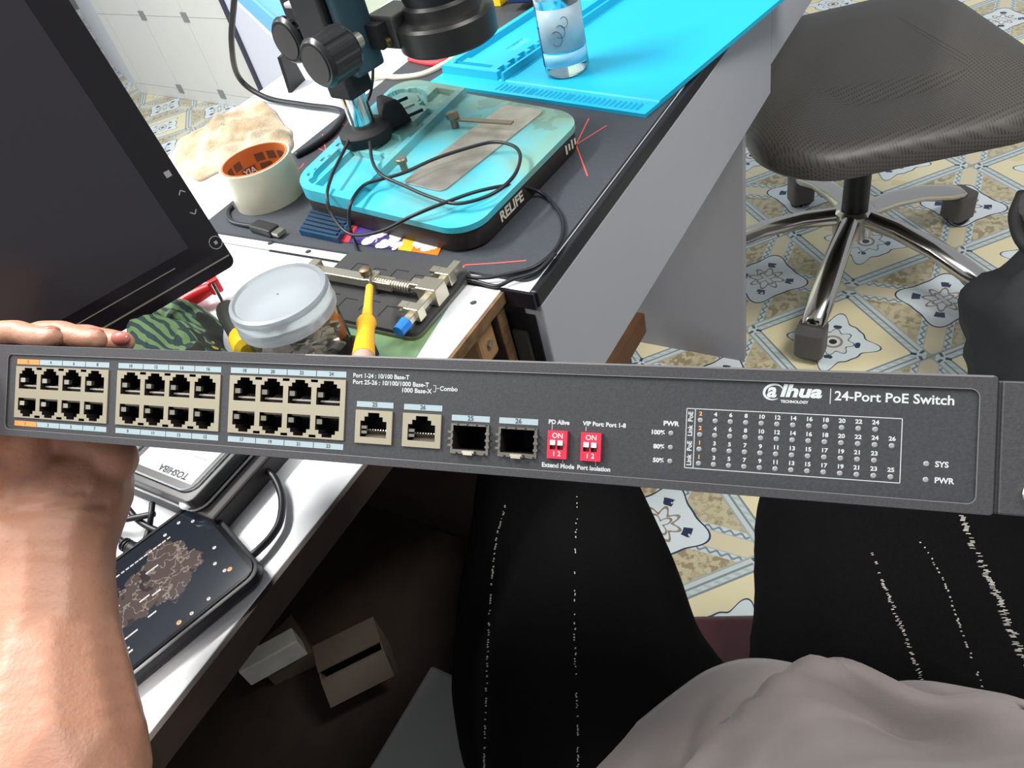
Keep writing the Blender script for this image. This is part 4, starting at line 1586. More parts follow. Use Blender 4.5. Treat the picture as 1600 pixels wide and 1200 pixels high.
def cloth(name, outline, hmax, m_, seed, label, cat, h0=0.0, amp=.55, fr=26.0, nr=26, na=88):
    pts_ = spline([P(x, y, T + h0) for x, y in outline], 12, True)
    cen = sum(pts_, Vector((0, 0, 0))) / len(pts_)
    o_ = thing(name, label, cat, Matrix.Translation((cen.x, cen.y, T + h0)) @ Matrix.Rotation(ANG, 4, 'Z'))
    N = len(pts_)
    vs_, fs_ = [], []
    for j in range(nr + 1):
        t_ = j / nr
        for i in range(N):
            p = cen.lerp(pts_[i], max(t_, .002))
            q_ = p * fr + Vector((seed, seed * 2, 0))
            nn_ = noise.noise(q_) * .75 + abs(noise.noise(q_ * 1.7)) * .8 + .14 * noise.noise(q_ * 4.1)
            e = (1 - t_ ** 3) ** .6 if t_ < 1 else 0
            z = hmax * e * (1 - amp + amp * (nn_ + .35))
            wob = Vector((noise.noise(q_ * 1.3 + Vector((9, 0, 0))), noise.noise(q_ * 1.3 + Vector((0, 9, 0))), 0)) * .008 * (1 if t_ > .3 else 0)
            vs_.append(Vector((p.x, p.y, T + h0 + max(z, 0) + .0012)) + wob)
    for j in range(nr):
        for i in range(N):
            k = (i + 1) % N
            fs_.append((j * N + i, (j + 1) * N + i, (j + 1) * N + k, j * N + k))
    fs_.append(tuple(range(N - 1, -1, -1)))
    base = len(vs_)
    mb_ = MB().add(vs_, fs_)
    ob = mb_.build('cloth', m_, o_, smooth=180, world=True)
    s_ = ob.modifiers.new('thickness', 'SOLIDIFY')
    s_.thickness, s_.offset = .0012, 1
    return o_


M_rag = mat('beige_rag', (204, 188, 160), 0.95, var=((150, 130, 100), 18, 3), bump=(300, .6, .002), sheen=.3)
cloth('cleaning_rag', [(283, 268), (272, 240), (285, 215), (322, 203), (345, 180), (385, 165), (415, 160), (440, 185), (455, 215), (450, 240), (400, 252), (345, 270), (310, 283)], .024, M_rag, 3.3, 'crumpled beige rag with brown smears behind the tape roll', 'rag', amp=.9, fr=17)

m, nt, b = new_mat('green_camouflage')
wv = nt.nodes.new('ShaderNodeTexWave')
wv.inputs['Scale'].default_value = 32
wv.inputs['Distortion'].default_value = 7.0
wv.inputs['Detail'].default_value = 2.0
wv.inputs['Detail Scale'].default_value = 1.2
nt.links.new(coords(nt), wv.inputs['Vector'])
cam_n = nz(nt, 26.0, 2.0)
c = mixc(nt, S(nt, wv.outputs['Fac']).gt(.5), (112, 142, 96), (54, 72, 74))
c = mixc(nt, cam_n.gt(.60), c, (42, 44, 38))
c = mixc(nt, nz(nt, 17.0, 2.0).gt(.66), c, (196, 178, 70))
nt.links.new(c.s, b.inputs['Base Color'])
b.inputs['Roughness'].default_value = .9
cloth('camouflage_cloth', [(190, 560), (215, 525), (242, 500), (268, 480), (300, 478), (328, 490), (344, 505), (352, 540), (362, 570), (330, 640), (285, 700), (262, 735), (238, 760), (205, 752), (165, 700), (165, 620)], .045, m, 5.1, 'rumpled green camouflage cloth under the monitor corner', 'cloth', fr=22, amp=.6)
# red handled tool behind the cloth
q = W(*sd(306, 470, .012), 0)
t = thing('red_pliers', 'red plastic handle poking out below the monitor corner', 'tool', Matrix.Translation((q.x, q.y, T)) @ Matrix.Rotation(ANG - .9, 4, 'Z'))
M_red = mat('red_plastic', (222, 40, 44), 0.35)
MB().tube([(-.022, -.004, .012), (-.012, .0, .014), (.004, .004, .016), (.018, .006, .018)], lambda u: .006 + .002 * math.sin(u * 3), 10).build('handle', M_red, t, smooth=60)
MB().tube([(-.030, .016, .012), (-.018, .014, .014), (-.002, .016, .014)], .006, 10).build('handle', M_red, t, smooth=60)
MB().box((.022, .008, .02), (.012, .016, .016), Matrix.Rotation(.4, 3, 'Z')).build('stop', M_red, t, bevel=.002)

# ------------------------------------------------------------------ screwdriver with dark handle behind the jar
a, c_ = P(333, 444, T + .045), P(392, 552, T + .030)
dv = (c_ - a)
t = thing('screwdriver', 'screwdriver with black and yellow handle lying left of the jar', 'screwdriver', Matrix.Translation(a))
dv_n = dv.normalized()
M_bk = mat('handle_black_rubber', (50, 50, 46), 0.5)
MB().cyl((0, 0, 0), dv * .34, .0018, n=10).build('shaft', M_chrome, t, smooth=40)
MB().lathe([(.005, 0), (.0095, .004), (.011, .012), (.0105, .03), (.0105, .05)], dv * .34, dv_n, 14).build('handle', M_bk, t, smooth=30)
MB().lathe([(.0106, 0), (.0125, .004), (.0125, .02), (.008, .024)], dv * .34 + dv_n * .047, dv_n, 14).build('handle_end', mat('yellow_plastic', (238, 200, 40), 0.4), t, smooth=30)

# ------------------------------------------------------------------ jar of small parts
JL = P(434, 460, T + .083)
jt = thing('plastic_jar', 'clear plastic jar with a frosted screw lid, full of metal scraps', 'jar', Matrix.Translation((JL.x, JL.y, T)))
RJ = (P(357, 480, T + .083) - P(513, 430, T + .083)).length / 2 * .99
M_jar = mat('clear_jar', (236, 240, 240), 0.06, trans=1.0, ior=1.25)
po = [(.001, 0), (RJ * .86, 0), (RJ * .94, .003), (RJ * .95, .008), (RJ * .95, .058), (RJ * .88, .066), (RJ * .88, .078)]
pi_ = [(RJ * .85, .078), (RJ * .85, .065), (RJ * .92, .057), (RJ * .92, .009), (RJ * .9, .004), (.001, .003)]
MB().lathe(po + pi_, n=56, caps=False).build('jar_body', M_jar, jt, smooth=40)
M_lid = mat('frosted_lid', (196, 203, 208), 0.3, trans=0.6, ior=1.3)
lid = MB().lathe([(RJ * .93, .062), (RJ, .062), (RJ * 1.01, .064), (RJ * 1.0, .068), (RJ * .985, .069), (RJ * .985, .073), (RJ, .074), (RJ, .080), (RJ * .97, .0845), (RJ * .90, .0855), (RJ * .86, .0835), (.001, .0835),
                  (.001, .081), (RJ * .9, .081), (RJ * .93, .078)], n=64, caps=False).build('lid', M_lid, jt, smooth=40)
mb = MB()
rnd = random.Random(4)
for k in range(230):
    a = rnd.random() * 2 * PI
    rr = RJ * .84 * math.sqrt(rnd.random())
    z = .006 + rnd.random() * .04
    Rm = Matrix.Rotation(rnd.random() * 6, 3, 'X') @ Matrix.Rotation(rnd.random() * 6, 3, 'Z')
    mb.box((rr * math.cos(a), rr * math.sin(a), z), (rnd.uniform(.004, .013), rnd.uniform(.003, .009), rnd.uniform(.0008, .003)), Rm)
o = mb.build('metal_scraps', mat('scrap_metal', (222, 216, 206), 0.3, 0.5, var=((170, 156, 138), 90, 3)), jt)
o['kind'] = 'stuff'
q = MATS[jt.name].inverted() @ P(540, 515, T + .02)
MB().ball((RJ * .72 * math.cos(math.atan2(q.y, q.x)), RJ * .72 * math.sin(math.atan2(q.y, q.x)), .028), .012, 14, 10, (.8, .8, 1.6)).build('orange_piece', mat('orange_plastic', (232, 128, 50), 0.45), jt, smooth=60)

# ------------------------------------------------------------------ printed picture sheet under the board holder
t = thing('picture_sheet', 'glossy green and blue picture sheet beneath the circuit board holder', 'paper', at(0, 0, 0))
m, nt, b = new_mat('picture_print')
f = nz(nt, 12.0, 3.0, 'Object', (1.0, .35, 1))
c = mixc(nt, ((f - .5) * 5 + .5)._m('MINIMUM', 1.0)._m('MAXIMUM', 0.0), (70, 116, 130), (128, 160, 110))
c = mixc(nt, nz(nt, 30.0, 3.0, 'Object', (1.0, .25, 1)).gt(.64), c, (190, 204, 190))
nt.links.new(c.s, b.inputs['Base Color'])
b.inputs['Roughness'].default_value = .35
cp = [sd(x, y, .001) for x, y in ((716, 455), (648, 560), (560, 580), (520, 500))]
mb = MB().prism([cp[0], cp[1], (cp[1][0] - .05, cp[1][1] + .01), (cp[1][0] - .05, cp[2][1] + .06), (cp[0][0] - .02, cp[2][1] + .06)], .0003, .0012)
mb.build('sheet', m, t)

# ------------------------------------------------------------------ circuit board holder
HM0 = at(.131, .036, .0014)
t = thing('board_holder', 'black circuit board holder with steel clamp rail and blue tip', 'tool', HM0)
HX, HY = .100, .152
mb = MB()
ro = rrect(0, HX, 0, HY, .010, 5)
mb.rings([[Vector((x, y, z)) for x, y in ro] for z in (0, .0035)])
pl_ = mb.build('base_plate', mat('steel_base_plate', (120, 118, 108), 0.4, 0.7), t, smooth=40)
mb = MB()
ro2 = rrect(.0015, HX - .0015, .0015, HY - .0015, .009, 5)
mb.rings([[Vector((x, y, z)) for x, y in ro2] for z in (.0035, .0075)])
mb.build('rubber_pad', mat('black_rubber_pad', (56, 56, 56), 0.6, bump=(400, .2, .0006)), t, smooth=40)
M_line = mat('pad_line_black', (24, 24, 24), 0.7)
mb = MB()
for r_, x0 in ((0, .062), (1, .014)):
    for k in range(4):
        yy = .052 + k * .025
        xx = x0 + (k % 2) * .003
        mb.bb(xx, xx + .016, yy, yy + .0012, .0074, .0078)
        mb.bb(xx + .0148, xx + .016, yy - .014, yy, .0074, .0078)
mb.build('pad_markings', M_line, t, kind='stuff')


def hpx(x, y, h):
    s_, d_ = sd(x, y, h)
    return loc(t, W(s_, d_, h))


M_st2 = mat('satin_steel', (196, 190, 172), 0.32, 0.9)
yr0, yr1 = hpx(678, 462, .02), hpx(532, 420, .02)
xr = (yr0.x + yr1.x) / 2
MB().bb(xr - .0055, xr + .0055, .055, HY + .004, .012, .021).build('rail', M_st2, t, bevel=.0008)
MB().bb(xr - .008, xr + .008, HY - .004, HY + .007, .006, .026).build('rail_block', M_st2, t, bevel=.001)
MB().bb(xr - .008, xr + .008, .074, .083, .007, .024).build('rail_block', M_st2, t, bevel=.001)
mb = MB()
pts_ = []
for k in range(14 * 10 + 1):
    a = 2 * PI * k / 10
    pts_.append(Vector((xr + .005 * math.cos(a), .034 + .042 * k / 140, .0165 + .005 * math.sin(a))))
mb.tube(pts_, .0011, 5, False, 1)
mb.build('spring', M_st2, t, smooth=60)
MB().cyl((xr, .010, .0165), (xr, .08, .0165), .003, n=12).build('guide_rod', M_st2, t, smooth=40)
MB().lathe([(.0045, .021), (.0045, .025), (.0055, .025), (.0055, .030), (.004, .031)], (xr + .0, .085, 0), n=16).build('thumb_screw', mat('bronze_screw', (140, 122, 98), 0.4, 0.8), t, smooth=40)
xb0, xb1 = hpx(640, 505, .02), hpx(712, 408, .02)
MB().bb(xb0.x, xb1.x, .006, .014, .013, .020).build('cross_bar', M_st2, t, bevel=.0008)
MB().bb(xr - .009, xr + .009, .000, .022, .008, .026).build('slide_block', M_st2, t, bevel=.001)
for xx in (xb0.x + .016, xr + .022):
    MB().bb(xx - .005, xx + .005, .002, .018, .011, .024).build('jaw', M_st2, t, bevel=.0008)
    MB().bb(xx - .004, xx + .004, .016, .024, .017, .0195).build('jaw_finger', M_st2, t)
    MB().bb(xx - .004, xx + .004, .016, .024, .022, .0245).build('jaw_finger', M_st2, t)
MB().bb(xr - .005, xr + .005, .021, .032, .021, .0255).build('jaw_finger', M_st2, t, bevel=.0006)
MB().cyl((xb0.x + .002, .010, .0165), (xb0.x - .011, .010, .0165), .0062, .0055, 16).build('blue_tip', mat('blue_cap', (24, 120, 206), 0.4), t, smooth=40)

# ------------------------------------------------------------------ yellow screwdriver
a, c_ = P(579, 433, T + .034), P(567, 566, T + .046)
dv = c_ - a
ln = dv.length
dn = dv.normalized()
t = thing('tester_screwdriver', 'slim yellow screwdriver leaning on the board holder rail', 'screwdriver', Matrix.Translation(a))
M_yel = mat('yellow_orange_plastic', (252, 196, 52), 0.35)
M_yel2 = mat('orange_translucent', (250, 184, 40), 0.3)
MB().cyl((0, 0, 0), dn * ln * .13, .0013, n=10).build('blade', M_steel, t, smooth=40)
MB().lathe([(.0018, 0), (.0034, .002), (.0038, ln * .25), (.0050, ln * .42)], dn * ln * .12, dn, 16).build('sleeve', M_yel, t, smooth=40)
MB().lathe([(.0050, 0), (.0078, .003), (.0086, .007), (.0072, .012), (.0074, .022), (.0092, ln * .42)], dn * ln * .535, dn, 16).build('handle', M_yel2, t, smooth=40)
MB().lathe([(.0085, 0), (.0092, .002), (.0092, .012), (.007, .016)], dn * ln * .95, dn, 16).build('end_cap', mat('clear_pink_cap', (230, 196, 180), 0.2, trans=.4), t, smooth=40)

# ------------------------------------------------------------------ printed card and blue clear tray
M_card = {}
cs_ = [sd(x, y, .004) for x, y in ((520, 375), (548, 330), (702, 362), (684, 399))]
t = thing('printed_card', 'purple and orange printed card half under the microscope base', 'card', at(0, 0, 0))


def cpt(u, v, z=.0043):
    a, b_, c2_, d_ = [Vector((*p, 0)) for p in cs_]
    q_ = (a * (1 - v) + b_ * v) * (1 - u) + (d_ * (1 - v) + c2_ * v) * u
    return Vector((q_.x, q_.y, z))


for nm, u0, u1, rgb in (('card_red_band', 0, .16, (226, 60, 76)), ('card_purple_field', .16, .64, (70, 54, 124)), ('card_yellow_band', .64, .76, (246, 190, 50)), ('card_orange_band', .76, 1.0, (240, 122, 38))):
    q0, q1, q2, q3 = cpt(u0, 0), cpt(u1, 0), cpt(u1, 1), cpt(u0, 1)
    MB().prism([q0[:2], q1[:2], q2[:2], q3[:2]], .0034, .0043).build(nm, mat(nm, rgb, .4), t)
mb = MB()
for (u, v, r_) in ((.05, .35, .006), (.10, .55, .006), (.34, .18, .008), (.48, .12, .008), (.42, .42, .007), (.55, .40, .008), (.60, .10, .006), (.52, .62, .006), (.80, .3, .007), (.86, .25, .007), (.92, .3, .006), (.82, .55, .007), (.89, .55, .007), (.95, .6, .006)):
    q_ = cpt(u, v, .0044)
    for k in range(3):
        mb.lathe([(r_ * (.9 - .2 * k), 0), (.0004, .00005)], q_ + Vector((.004 * math.cos(k * 2 + u * 30), .003 * math.sin(k * 2.4 + u * 9), .00003 * k)), n=10, caps=False)
mb.build('card_white_shapes', mat('card_white', (240, 236, 232), .5), t, kind='stuff')
mb = MB()
for k in range(9):
    a, b_ = cpt(.22 + k * .05, .72), cpt(.24 + k * .05, .98)
    mb.box((a + b_) / 2 + Vector((0, 0, .0001)), ((b_ - a).length, .0018, .0002), Matrix.Rotation(math.atan2((b_ - a).y, (b_ - a).x), 3, 'Z'))
    a, b_ = cpt(.36 + k * .018, .12), cpt(.355 + k * .018, .22)
    if k % 3 == 0:
        mb.box((a + b_) / 2 + Vector((0, 0, .0003)), ((b_ - a).length, .0012, .0002), Matrix.Rotation(math.atan2((b_ - a).y, (b_ - a).x) + k, 3, 'Z'))
mb.build('card_small_print', mat('card_pale_print', (226, 206, 176), .5), t)

ts = [sd(x, y, .008) for x, y in ((468, 362), (492, 322), (556, 338), (528, 375))]
t = thing('clear_tray', 'small translucent blue ribbed case between the tape and the card', 'case', at(0, 0, .0035))
mb = MB().prism(ts, 0, .0065)
mb.build('tray_body', mat('blue_translucent', (70, 120, 160), .15, trans=.7, ior=1.2), t)
mb = MB()
for k in range(6):
    v = .12 + k * .15
    a = Vector((*ts[0], 0)).lerp(Vector((*ts[1], 0)), v)
    b_ = Vector((*ts[3], 0)).lerp(Vector((*ts[2], 0)), v)
    mb.box((a + b_) / 2 + Vector((0, 0, .0075)), ((b_ - a).length * .9, .0035, .002), Matrix.Rotation(math.atan2((b_ - a).y, (b_ - a).x), 3, 'Z'))
mb.build('ribs', mat('dark_blue_rib', (34, 52, 72), .4), t)

# ------------------------------------------------------------------ hard drive in its clear case, black box below
hs0 = sd(345, 800, .018)
_st = sd(294, 789, .02)
_st0 = sd(329, 804, .02)
HDX, HDY = _st[0] - _st0[0] - .005, _st[1] - _st0[1] - .012
t = thing('black_power_box', 'long black plastic box lying beneath the hard drive', 'box', at(-.086 + HDX, .050 + HDY, 0))
MB().bb(0, .20, 0, .115, 0, .018).build('case', mat('black_box_plastic', (40, 36, 37), .5), t, bevel=.002)
HD = at(-.090 + HDX, .062 + HDY, .0182)
hd = thing('hard_drive', 'hard drive with white label in a clear moulded case', 'hard drive', HD)
MB().prism(rrect(.004, .105, .004, .092, .006, 4), .001, .012).build('drive_body', mat('drive_grey_metal', (104, 104, 104), .35, .6, var=((80, 80, 80), 20, 2)), hd, bevel=.001)
lab = MB().bb(.017, .100, .016, .082, .0119, .0123)
lo_ = lab.build('label', mat('drive_label_white', (228, 230, 234), .4), hd)
mb = MB()
put_text(mb, 'TOSHIBA', .0078, (.0215, .0245, .01245), (0, 1, 0), (-1, 0, 0), bold=.00028, align='LEFT')
mb.build('lettering', mat('label_ink', (60, 62, 66), .6), hd)
mb = MB()
rnd = random.Random(11)
for k in range(10):
    y0 = .022 + (k % 3) * .02
    x0 = .038 + k * .006
    mb.bb(x0, x0 + .0022, y0, y0 + rnd.uniform(.010, .018), .0123, .01245)
mb.build('label_small_print', mat('label_grey_ink', (168, 170, 174), .6), hd)
M_clam = mat('clear_clamshell', (238, 242, 244), .04, trans=1.0, ior=1.2)
mb = MB()
oo = rrect(.003, .125, .001, .098, .012, 6)
ii = rrect(.010, .110, .010, .090, .010, 6)
mb.rings([[Vector((x, y, z)) for x, y in q_] for q_, z in ((oo, 0), (oo, .0012), (ii, .0135), (ii, .0145))], caps=False)
o = mb.build('clear_case', M_clam, hd, smooth=40)
s_ = o.modifiers.new('thickness', 'SOLIDIFY')
s_.thickness = .0008
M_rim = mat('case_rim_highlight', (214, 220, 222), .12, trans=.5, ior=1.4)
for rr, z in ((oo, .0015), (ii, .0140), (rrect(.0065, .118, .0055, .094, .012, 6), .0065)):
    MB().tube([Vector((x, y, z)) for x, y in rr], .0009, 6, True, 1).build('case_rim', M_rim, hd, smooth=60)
MB().lathe([(.0065, 0), (.006, .002), (.003, .003), (.0005, .0032)], (.007, .014, .0045), n=18).build('case_stud', mat('milky_stud', (222, 228, 228), .3), hd, smooth=60)

# ------------------------------------------------------------------ phone
ph_c = [sd(x, y, .013) for x, y in ((316, 783), (414, 888), (196, 1064))]
pdx = Vector((ph_c[2][0] - ph_c[1][0], ph_c[2][1] - ph_c[1][1], 0))
prot = math.atan2(pdx.y, pdx.x)
pwd = math.hypot(ph_c[0][0] - ph_c[1][0], ph_c[0][1] - ph_c[1][1])
PL = .178
fone = thing('phone', 'black phone in a case, its screen lit with a dark map page', 'phone', Matrix.Translation(W(ph_c[1][0], ph_c[1][1], .0004)) @ Matrix.Rotation(ANG + prot, 4, 'Z'))
# local: x away from the top end, y negative across to the far long edge
lc = loc(fone, W(ph_c[0][0], ph_c[0][1], 0))
ys = -1 if lc.y < 0 else 1
pwd += .008
y0, y1 = sorted((0, ys * pwd))
mb = MB()
mb.rings([[Vector((PL / 2 + (x - PL / 2) * k, (y0 + y1) / 2 + (y - (y0 + y1) / 2) * k2, z)) for x, y in rrect(0, PL, y0, y1, .013, 7)] for k, k2, z in ((.975, .95, 0), (.995, .99, .003), (1, 1, .007), (.995, .99, .0115), (.985, .965, .0118))])
mb.build('case', mat('black_phone_case', (36, 36, 42), .35), fone, smooth=50)
MB().prism(rrect(.003, PL - .003, y0 + .0035, y1 - .0035, .011, 6), .0112, .0126).build('glass', mat('black_glass', (10, 11, 14), .08), fone, bevel=.0005)
m, nt, b = new_mat('lit_screen')
sep = nt.nodes.new('ShaderNodeSeparateXYZ')
nt.links.new(coords(nt), sep.inputs[0])
X, Y = S(nt, sep.outputs[0]), S(nt, sep.outputs[1])
yc = (y0 + y1) / 2
nn_ = nz(nt, 42.0, 6.0)
n2 = nz(nt, 110.0, 3.0)
dx, dy = (X - .056) / .044, (Y - (yc + ys * .003)) / .033
r2 = (dx * dx + dy * dy).sqrt()
land = (r2 + (nn_ - .5) * 1.9).lt(.82)
c = mixc(nt, X.gt(.112), (24, 34, 46), (32, 26, 44))
c = mixc(nt, land, c, (104, 86, 80))
c = mixc(nt, land * (n2 - .5).abs().lt(.018), c, (176, 160, 146))
c = mixc(nt, land * nz(nt, 70.0, 3.0).gt(.62), c, (62, 52, 52))
c = mixc(nt, land * nz(nt, 60.0, 2.0).gt(.70), c, (160, 84, 90))
nt.links.new(c.s, b.inputs['Emission Color'])
b.inputs['Emission Strength'].default_value = 0.75
b.inputs['Base Color'].default_value = (0.01, 0.01, 0.012, 1)
b.inputs['Roughness'].default_value = .08
MB().bb(.007, PL - .006, y0 + .006, y1 - .006, .0125, .01275).build('screen', m, fone)


def lum(nm, rgb, e=.9):
    return mat(nm, (10, 10, 10), .4, emis=rgb, es=e)


mw, mo, mr, mg = MB(), MB(), MB(), MB()
rnd = random.Random(21)
zz = .01285


def dash(mb_, x, y, lx, ly):
    mb_.bb(x, x + lx, y, y + ly, .0127, zz)


far = ys
Yy = lambda v: (v if ys > 0 else -v)                                # v measured from the near long edge
for v in (.014, .022, .030, .040, .050, .060, .068, .074):
    pass
# lines of page title along the far side and list rows
for k in range(20):
    dash(mw, .034 + k * .0036, Yy(pwd - .0185), .0024 + rnd.random() * .0008, .0012)
for k in range(10):
    dash(mw, .038 + rnd.random() * .06, Yy(.024 + rnd.random() * .045), .006 + rnd.random() * .004, .0012)
for k in range(5):
    dash(mw, .090 + k * .0008, Yy(.018 + k * .0036), .012 + rnd.random() * .004, .0014)
for k in range(9):
    for j in range(2):
        dash(mr if (k % 3 == 0 and j == 0) else mw, .124 + j * .004 + (k // 3) * .012, Yy(.012 + (k % 3) * .022 + 0), .0016, .014 + rnd.random() * .005)
for (x, v) in ((.010, pwd - .014), (.016, pwd - .020), (.020, .022), (.022, .033), (.038, .0105), (.051, .0098), (.098, .0105), (.016, .046), (.024, pwd - .012), (.036, pwd - .014)):
    mw.lathe([(.0014, 0), (.0003, .0001)], (x, Yy(v), .01276), n=10, caps=False)
for (x, v) in ((.060, .0105), (.017, .020), (.108, .0125), (.106, pwd - .019)):
    mo.lathe([(.0018, 0), (.0003, .0001)], (x, Yy(v), .01276), n=10, caps=False)
for k, (x, v) in enumerate(((.110, .034), (.112, .030))):
    (mg if k == 0 else mr).lathe([(.0015, 0), (.0003, .0001)], (x, Yy(v), .01276), n=10, caps=False)
mw.build('screen_text', lum('screen_white', (220, 216, 214)), fone, kind='stuff')
mo.build('screen_icons_orange', lum('screen_orange', (230, 160, 50)), fone, kind='stuff')
mr.build('screen_text_red', lum('screen_red', (200, 70, 70)), fone, kind='stuff')
mg.build('screen_icon_green', lum('screen_green', (60, 170, 110)), fone)

# ------------------------------------------------------------------ cables


def cable(name, label, pxs, r, m_, cat='cable', sub=8, n=10, ends=None):
    pts_ = [P(x, y, T + h) for x, y, h in pxs]
    c0_ = pts_[0]
    o_ = MB().tube([p - c0_ for p in pts_], r, n, False, sub).build(name, m_, None, smooth=180)
    o_.location = c0_
    MATS[o_.name] = Matrix.Translation(c0_)
    tag(o_, label, cat)
    return o_


cable('power_cable', 'thick black cable hanging past the tiled wall onto the white table', [(372, -60, .20), (366, 0, .16), (362, 70, .10), (374, 122, .04), (415, 152, .010), (475, 164, .006), (522, 170, .006), (536, 178, .007), (520, 205, .0075), (490, 228, .0075), (462, 243, .0075)], .0042, M_cable)
hB = .046
cable('thin_lead', 'thin black lead drooping from the microscope and looping over the desk mat edge',
      [(584, 50, .14), (583, 90, .12), (580, 140, .075), (562, 184, .055), (536, 238, .052), (518, 276, .048), (511, 308, .042), (520, 338, .026), (548, 366, .014), (596, 361, .024), (645, 337, .040), (697, 316, .044), (750, 298, .042), (802, 290, .030), (844, 301, .008), (872, 329, .006), (880, 357, .006), (869, 388, .006), (837, 416, .006), (800, 427, .006), (760, 434, .006), (722, 432, .006)], .0019, M_cable, n=8)
cable('thin_lead', 'thin black lead coiled across the steel plate and teal base', [(562, 400, .006), (553, 375, .006), (546, 350, .024), (548, 318, .043), (568, 290, .044), (596, 280, .044), (631, 270, .045), (680, 248, .046), (732, 231, .046), (771, 222, .046), (802, 228, .046), (813, 245, .045), (802, 276, .044), (767, 304, .043), (715, 318, .043), (673, 308, .043), (631, 290, .045), (596, 273, .048), (582, 252, .049), (578, 222, .055)], .0019, M_cable, n=8)
cable('thin_lead', 'thin black lead along the bottom edge of the desk mat by the table corner', [(722, 436, .004), (745, 440, .004), (775, 447, .004), (800, 437, .005), (838, 424, .006), (868, 396, .006)], .0020, M_cable, n=8)
u1 = cable('usb_cable', 'black cable with metal plug curling round the tape roll', [(362, 322, .006), (356, 333, .005), (362, 346, .005), (385, 352, .006), (405, 353, .008)], .0028, M_cable)
pa, pb = P(400, 353, T + .008), P(432, 362, T + .008)
dv = pb - pa
q = Matrix.Translation(pa - u1.location)
rz = Matrix.Rotation(math.atan2(dv.y, dv.x), 3, 'Z')
dvn = dv.normalized()
MB().box(pa - u1.location + dv * .42, (dv.length * 1.0, .016, .009), rz).build('plug_body', M_black, u1, bevel=.002)
MB().box(pb - u1.location + dvn * .004, (.011, .012, .0045), rz).build('metal_plug', M_steel, u1)
cable('cream_cable', 'cream cable curving out between microscope and blue mat', [(560, 130, .006), (590, 119, .006), (622, 121, .006), (660, 116, .006), (692, 101, .006), (715, 84, .006), (740, 60, .006)], .0042, mat('cream_rubber', (222, 212, 186), .5))
cable('red_cable', 'short red cable beside the cream cable under the lens ring', [(640, 92, .006), (665, 98, .006), (688, 98, .008), (706, 86, .008)], .0045, mat('red_rubber', (206, 54, 60), .5))
cable('phone_cable', 'black charging cable bowing from the black box to the phone', [(392, 728, .010), (404, 730, .010), (426, 743, .008), (440, 775, .006), (438, 812, .006), (424, 838, .006), (403, 860, .007), (392, 869, .007)], .0028, M_cable)
cable('audio_cable', 'black cable crossing behind the wrist toward the phone edge', [(150, 812, .014), (190, 812, .014), (215, 808, .014), (241, 803, .014)], .0024, M_cable)
cable('audio_cable', 'black cable slanting under the phone beside the black box corner', [(196, 790, .012), (215, 812, .010), (238, 826, .008), (262, 834, .006)], .0024, M_cable)
cable('audio_cable', 'short black cable rising past the phone edge to the black box', [(238, 786, .016), (236, 806, .014), (232, 830, .006), (222, 856, .006)], .0022, M_cable)
j = cable('jack_lead', 'black lead with ribbed plug entering the phone side near the wrist', [(160, 826, .007), (180, 838, .007), (196, 850, .007)], .0024, M_cable)
a, b_ = P(194, 850, T + .007), P(214, 862, T + .007)
mb = MB()
for k in range(4):
    mb.lathe([(.0038, 0), (.0052, .001), (.0052, .0022), (.0038, .003)], a - j.location + (b_ - a) * (k * .2), b_ - a, 12)
mb.cyl(a - j.location + (b_ - a) * .6, b_ - j.location + (b_ - a) * .5, .0055, n=12)
mb.build('plug_boot', M_black, j, smooth=40)

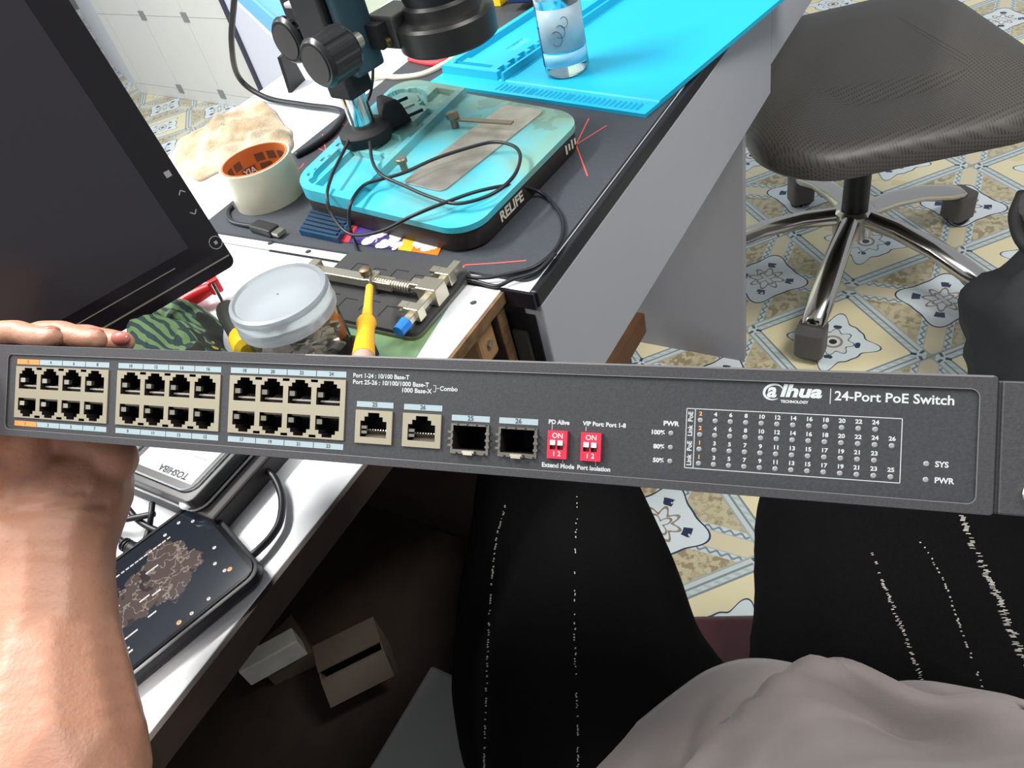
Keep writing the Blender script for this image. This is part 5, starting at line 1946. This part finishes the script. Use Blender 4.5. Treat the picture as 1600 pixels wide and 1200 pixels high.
# ------------------------------------------------------------------ odds and ends at the back of the table
a, b_ = P(392, 6, T + .06), P(436, 46, T + .06)
dv = b_ - a
t = thing('blue_tray', 'blue plastic tray standing at the back by the far focus knob', 'tray', Matrix.Translation((b_.x, b_.y, T)) @ Matrix.Rotation(math.atan2(dv.y, dv.x), 4, 'Z'))
M_bl = mat('sky_blue_plastic', (96, 166, 232), .4)
MB().bb(-.55, .03, 0, .10, .03, .034).bb(-.55, .03, 0, .004, .03, .075).bb(-.55, .03, .096, .10, .03, .075).bb(.026, .03, .0, .1, .03, .075).build('tray_body', M_bl, t, bevel=.002)
MB().bb(-.54, .02, .01, .09, 0, .03).build('foot', mat('tray_foot_white', (220, 222, 224), .5), t)
q = W(*sd(461, 138, 0), 0)
t = thing('bracket_foot', 'small black wedge bracket standing below the far focus knob', 'bracket', Matrix.Translation((q.x, q.y, T)) @ Matrix.Rotation(ANG + .2, 4, 'Z'))
mb = MB().prism([(-.016, 0), (.030, 0), (.018, .052), (-.008, .052)], -.003, .003)
for i, p in enumerate(mb.v):
    mb.v[i] = Vector((p.x, p.z, p.y))
mb.f = [tuple(reversed(f_)) for f_ in mb.f]
mb.build('wedge', M_black, t)
q = sd(818, 2, .015)
t = thing('navy_case', 'small dark navy case on the blue mat trays beside the bottle', 'case', at(q[0] - .012, q[1] - .022, .0156))
MB().bb(0, .10, 0, .045, 0, .03).build('case_body', mat('navy_plastic', (22, 44, 84), .4), t, bevel=.003)
MB().bb(.0, .10, -.0006, .0454, .018, .0195).build('seam', M_blackm, t)
q = sd(776, 8, .006)
t = thing('yellow_box', 'yellow box edge just past the lens ring behind the blue mat', 'box', at(q[0] + .0, q[1] - .008, .0036))
MB().bb(0, .09, 0, .09, 0, .025).build('box_body', mat('yellow_card', (246, 200, 36), .5), t, bevel=.001)
MB().bb(.004, .086, .004, .086, .025, .027).build('lid', mat('yellow_lid', (240, 190, 30), .5), t)
# dark crumbs on the white table
M_crumb = mat('dark_crumb', (70, 66, 62), .8)
for k, (x, y) in enumerate(((353, 357), (423, 381), (482, 394), (512, 389), (740, 474))):
    o = cloth_blob((0, 0, 0), .0022, (1.5, .9, .6), k * 2.0, .3, 10, 6).build('solder_crumb', M_crumb, None, smooth=180)
    p = W(*sd(x, y, 0), 0)
    o.location = (p.x, p.y, T + .0012)
    MATS[o.name] = Matrix.Translation(o.location)
    tag(o, ('dark solder crumb nearest the monitor edge on the white table', 'dark solder crumb under the plug of the black cable', 'dark solder crumb just above the jar lid', 'dark solder crumb between the jar and the desk mat', 'dark solder crumb near the front corner of the white table')[k], 'crumb', 'solder crumbs on the white table')
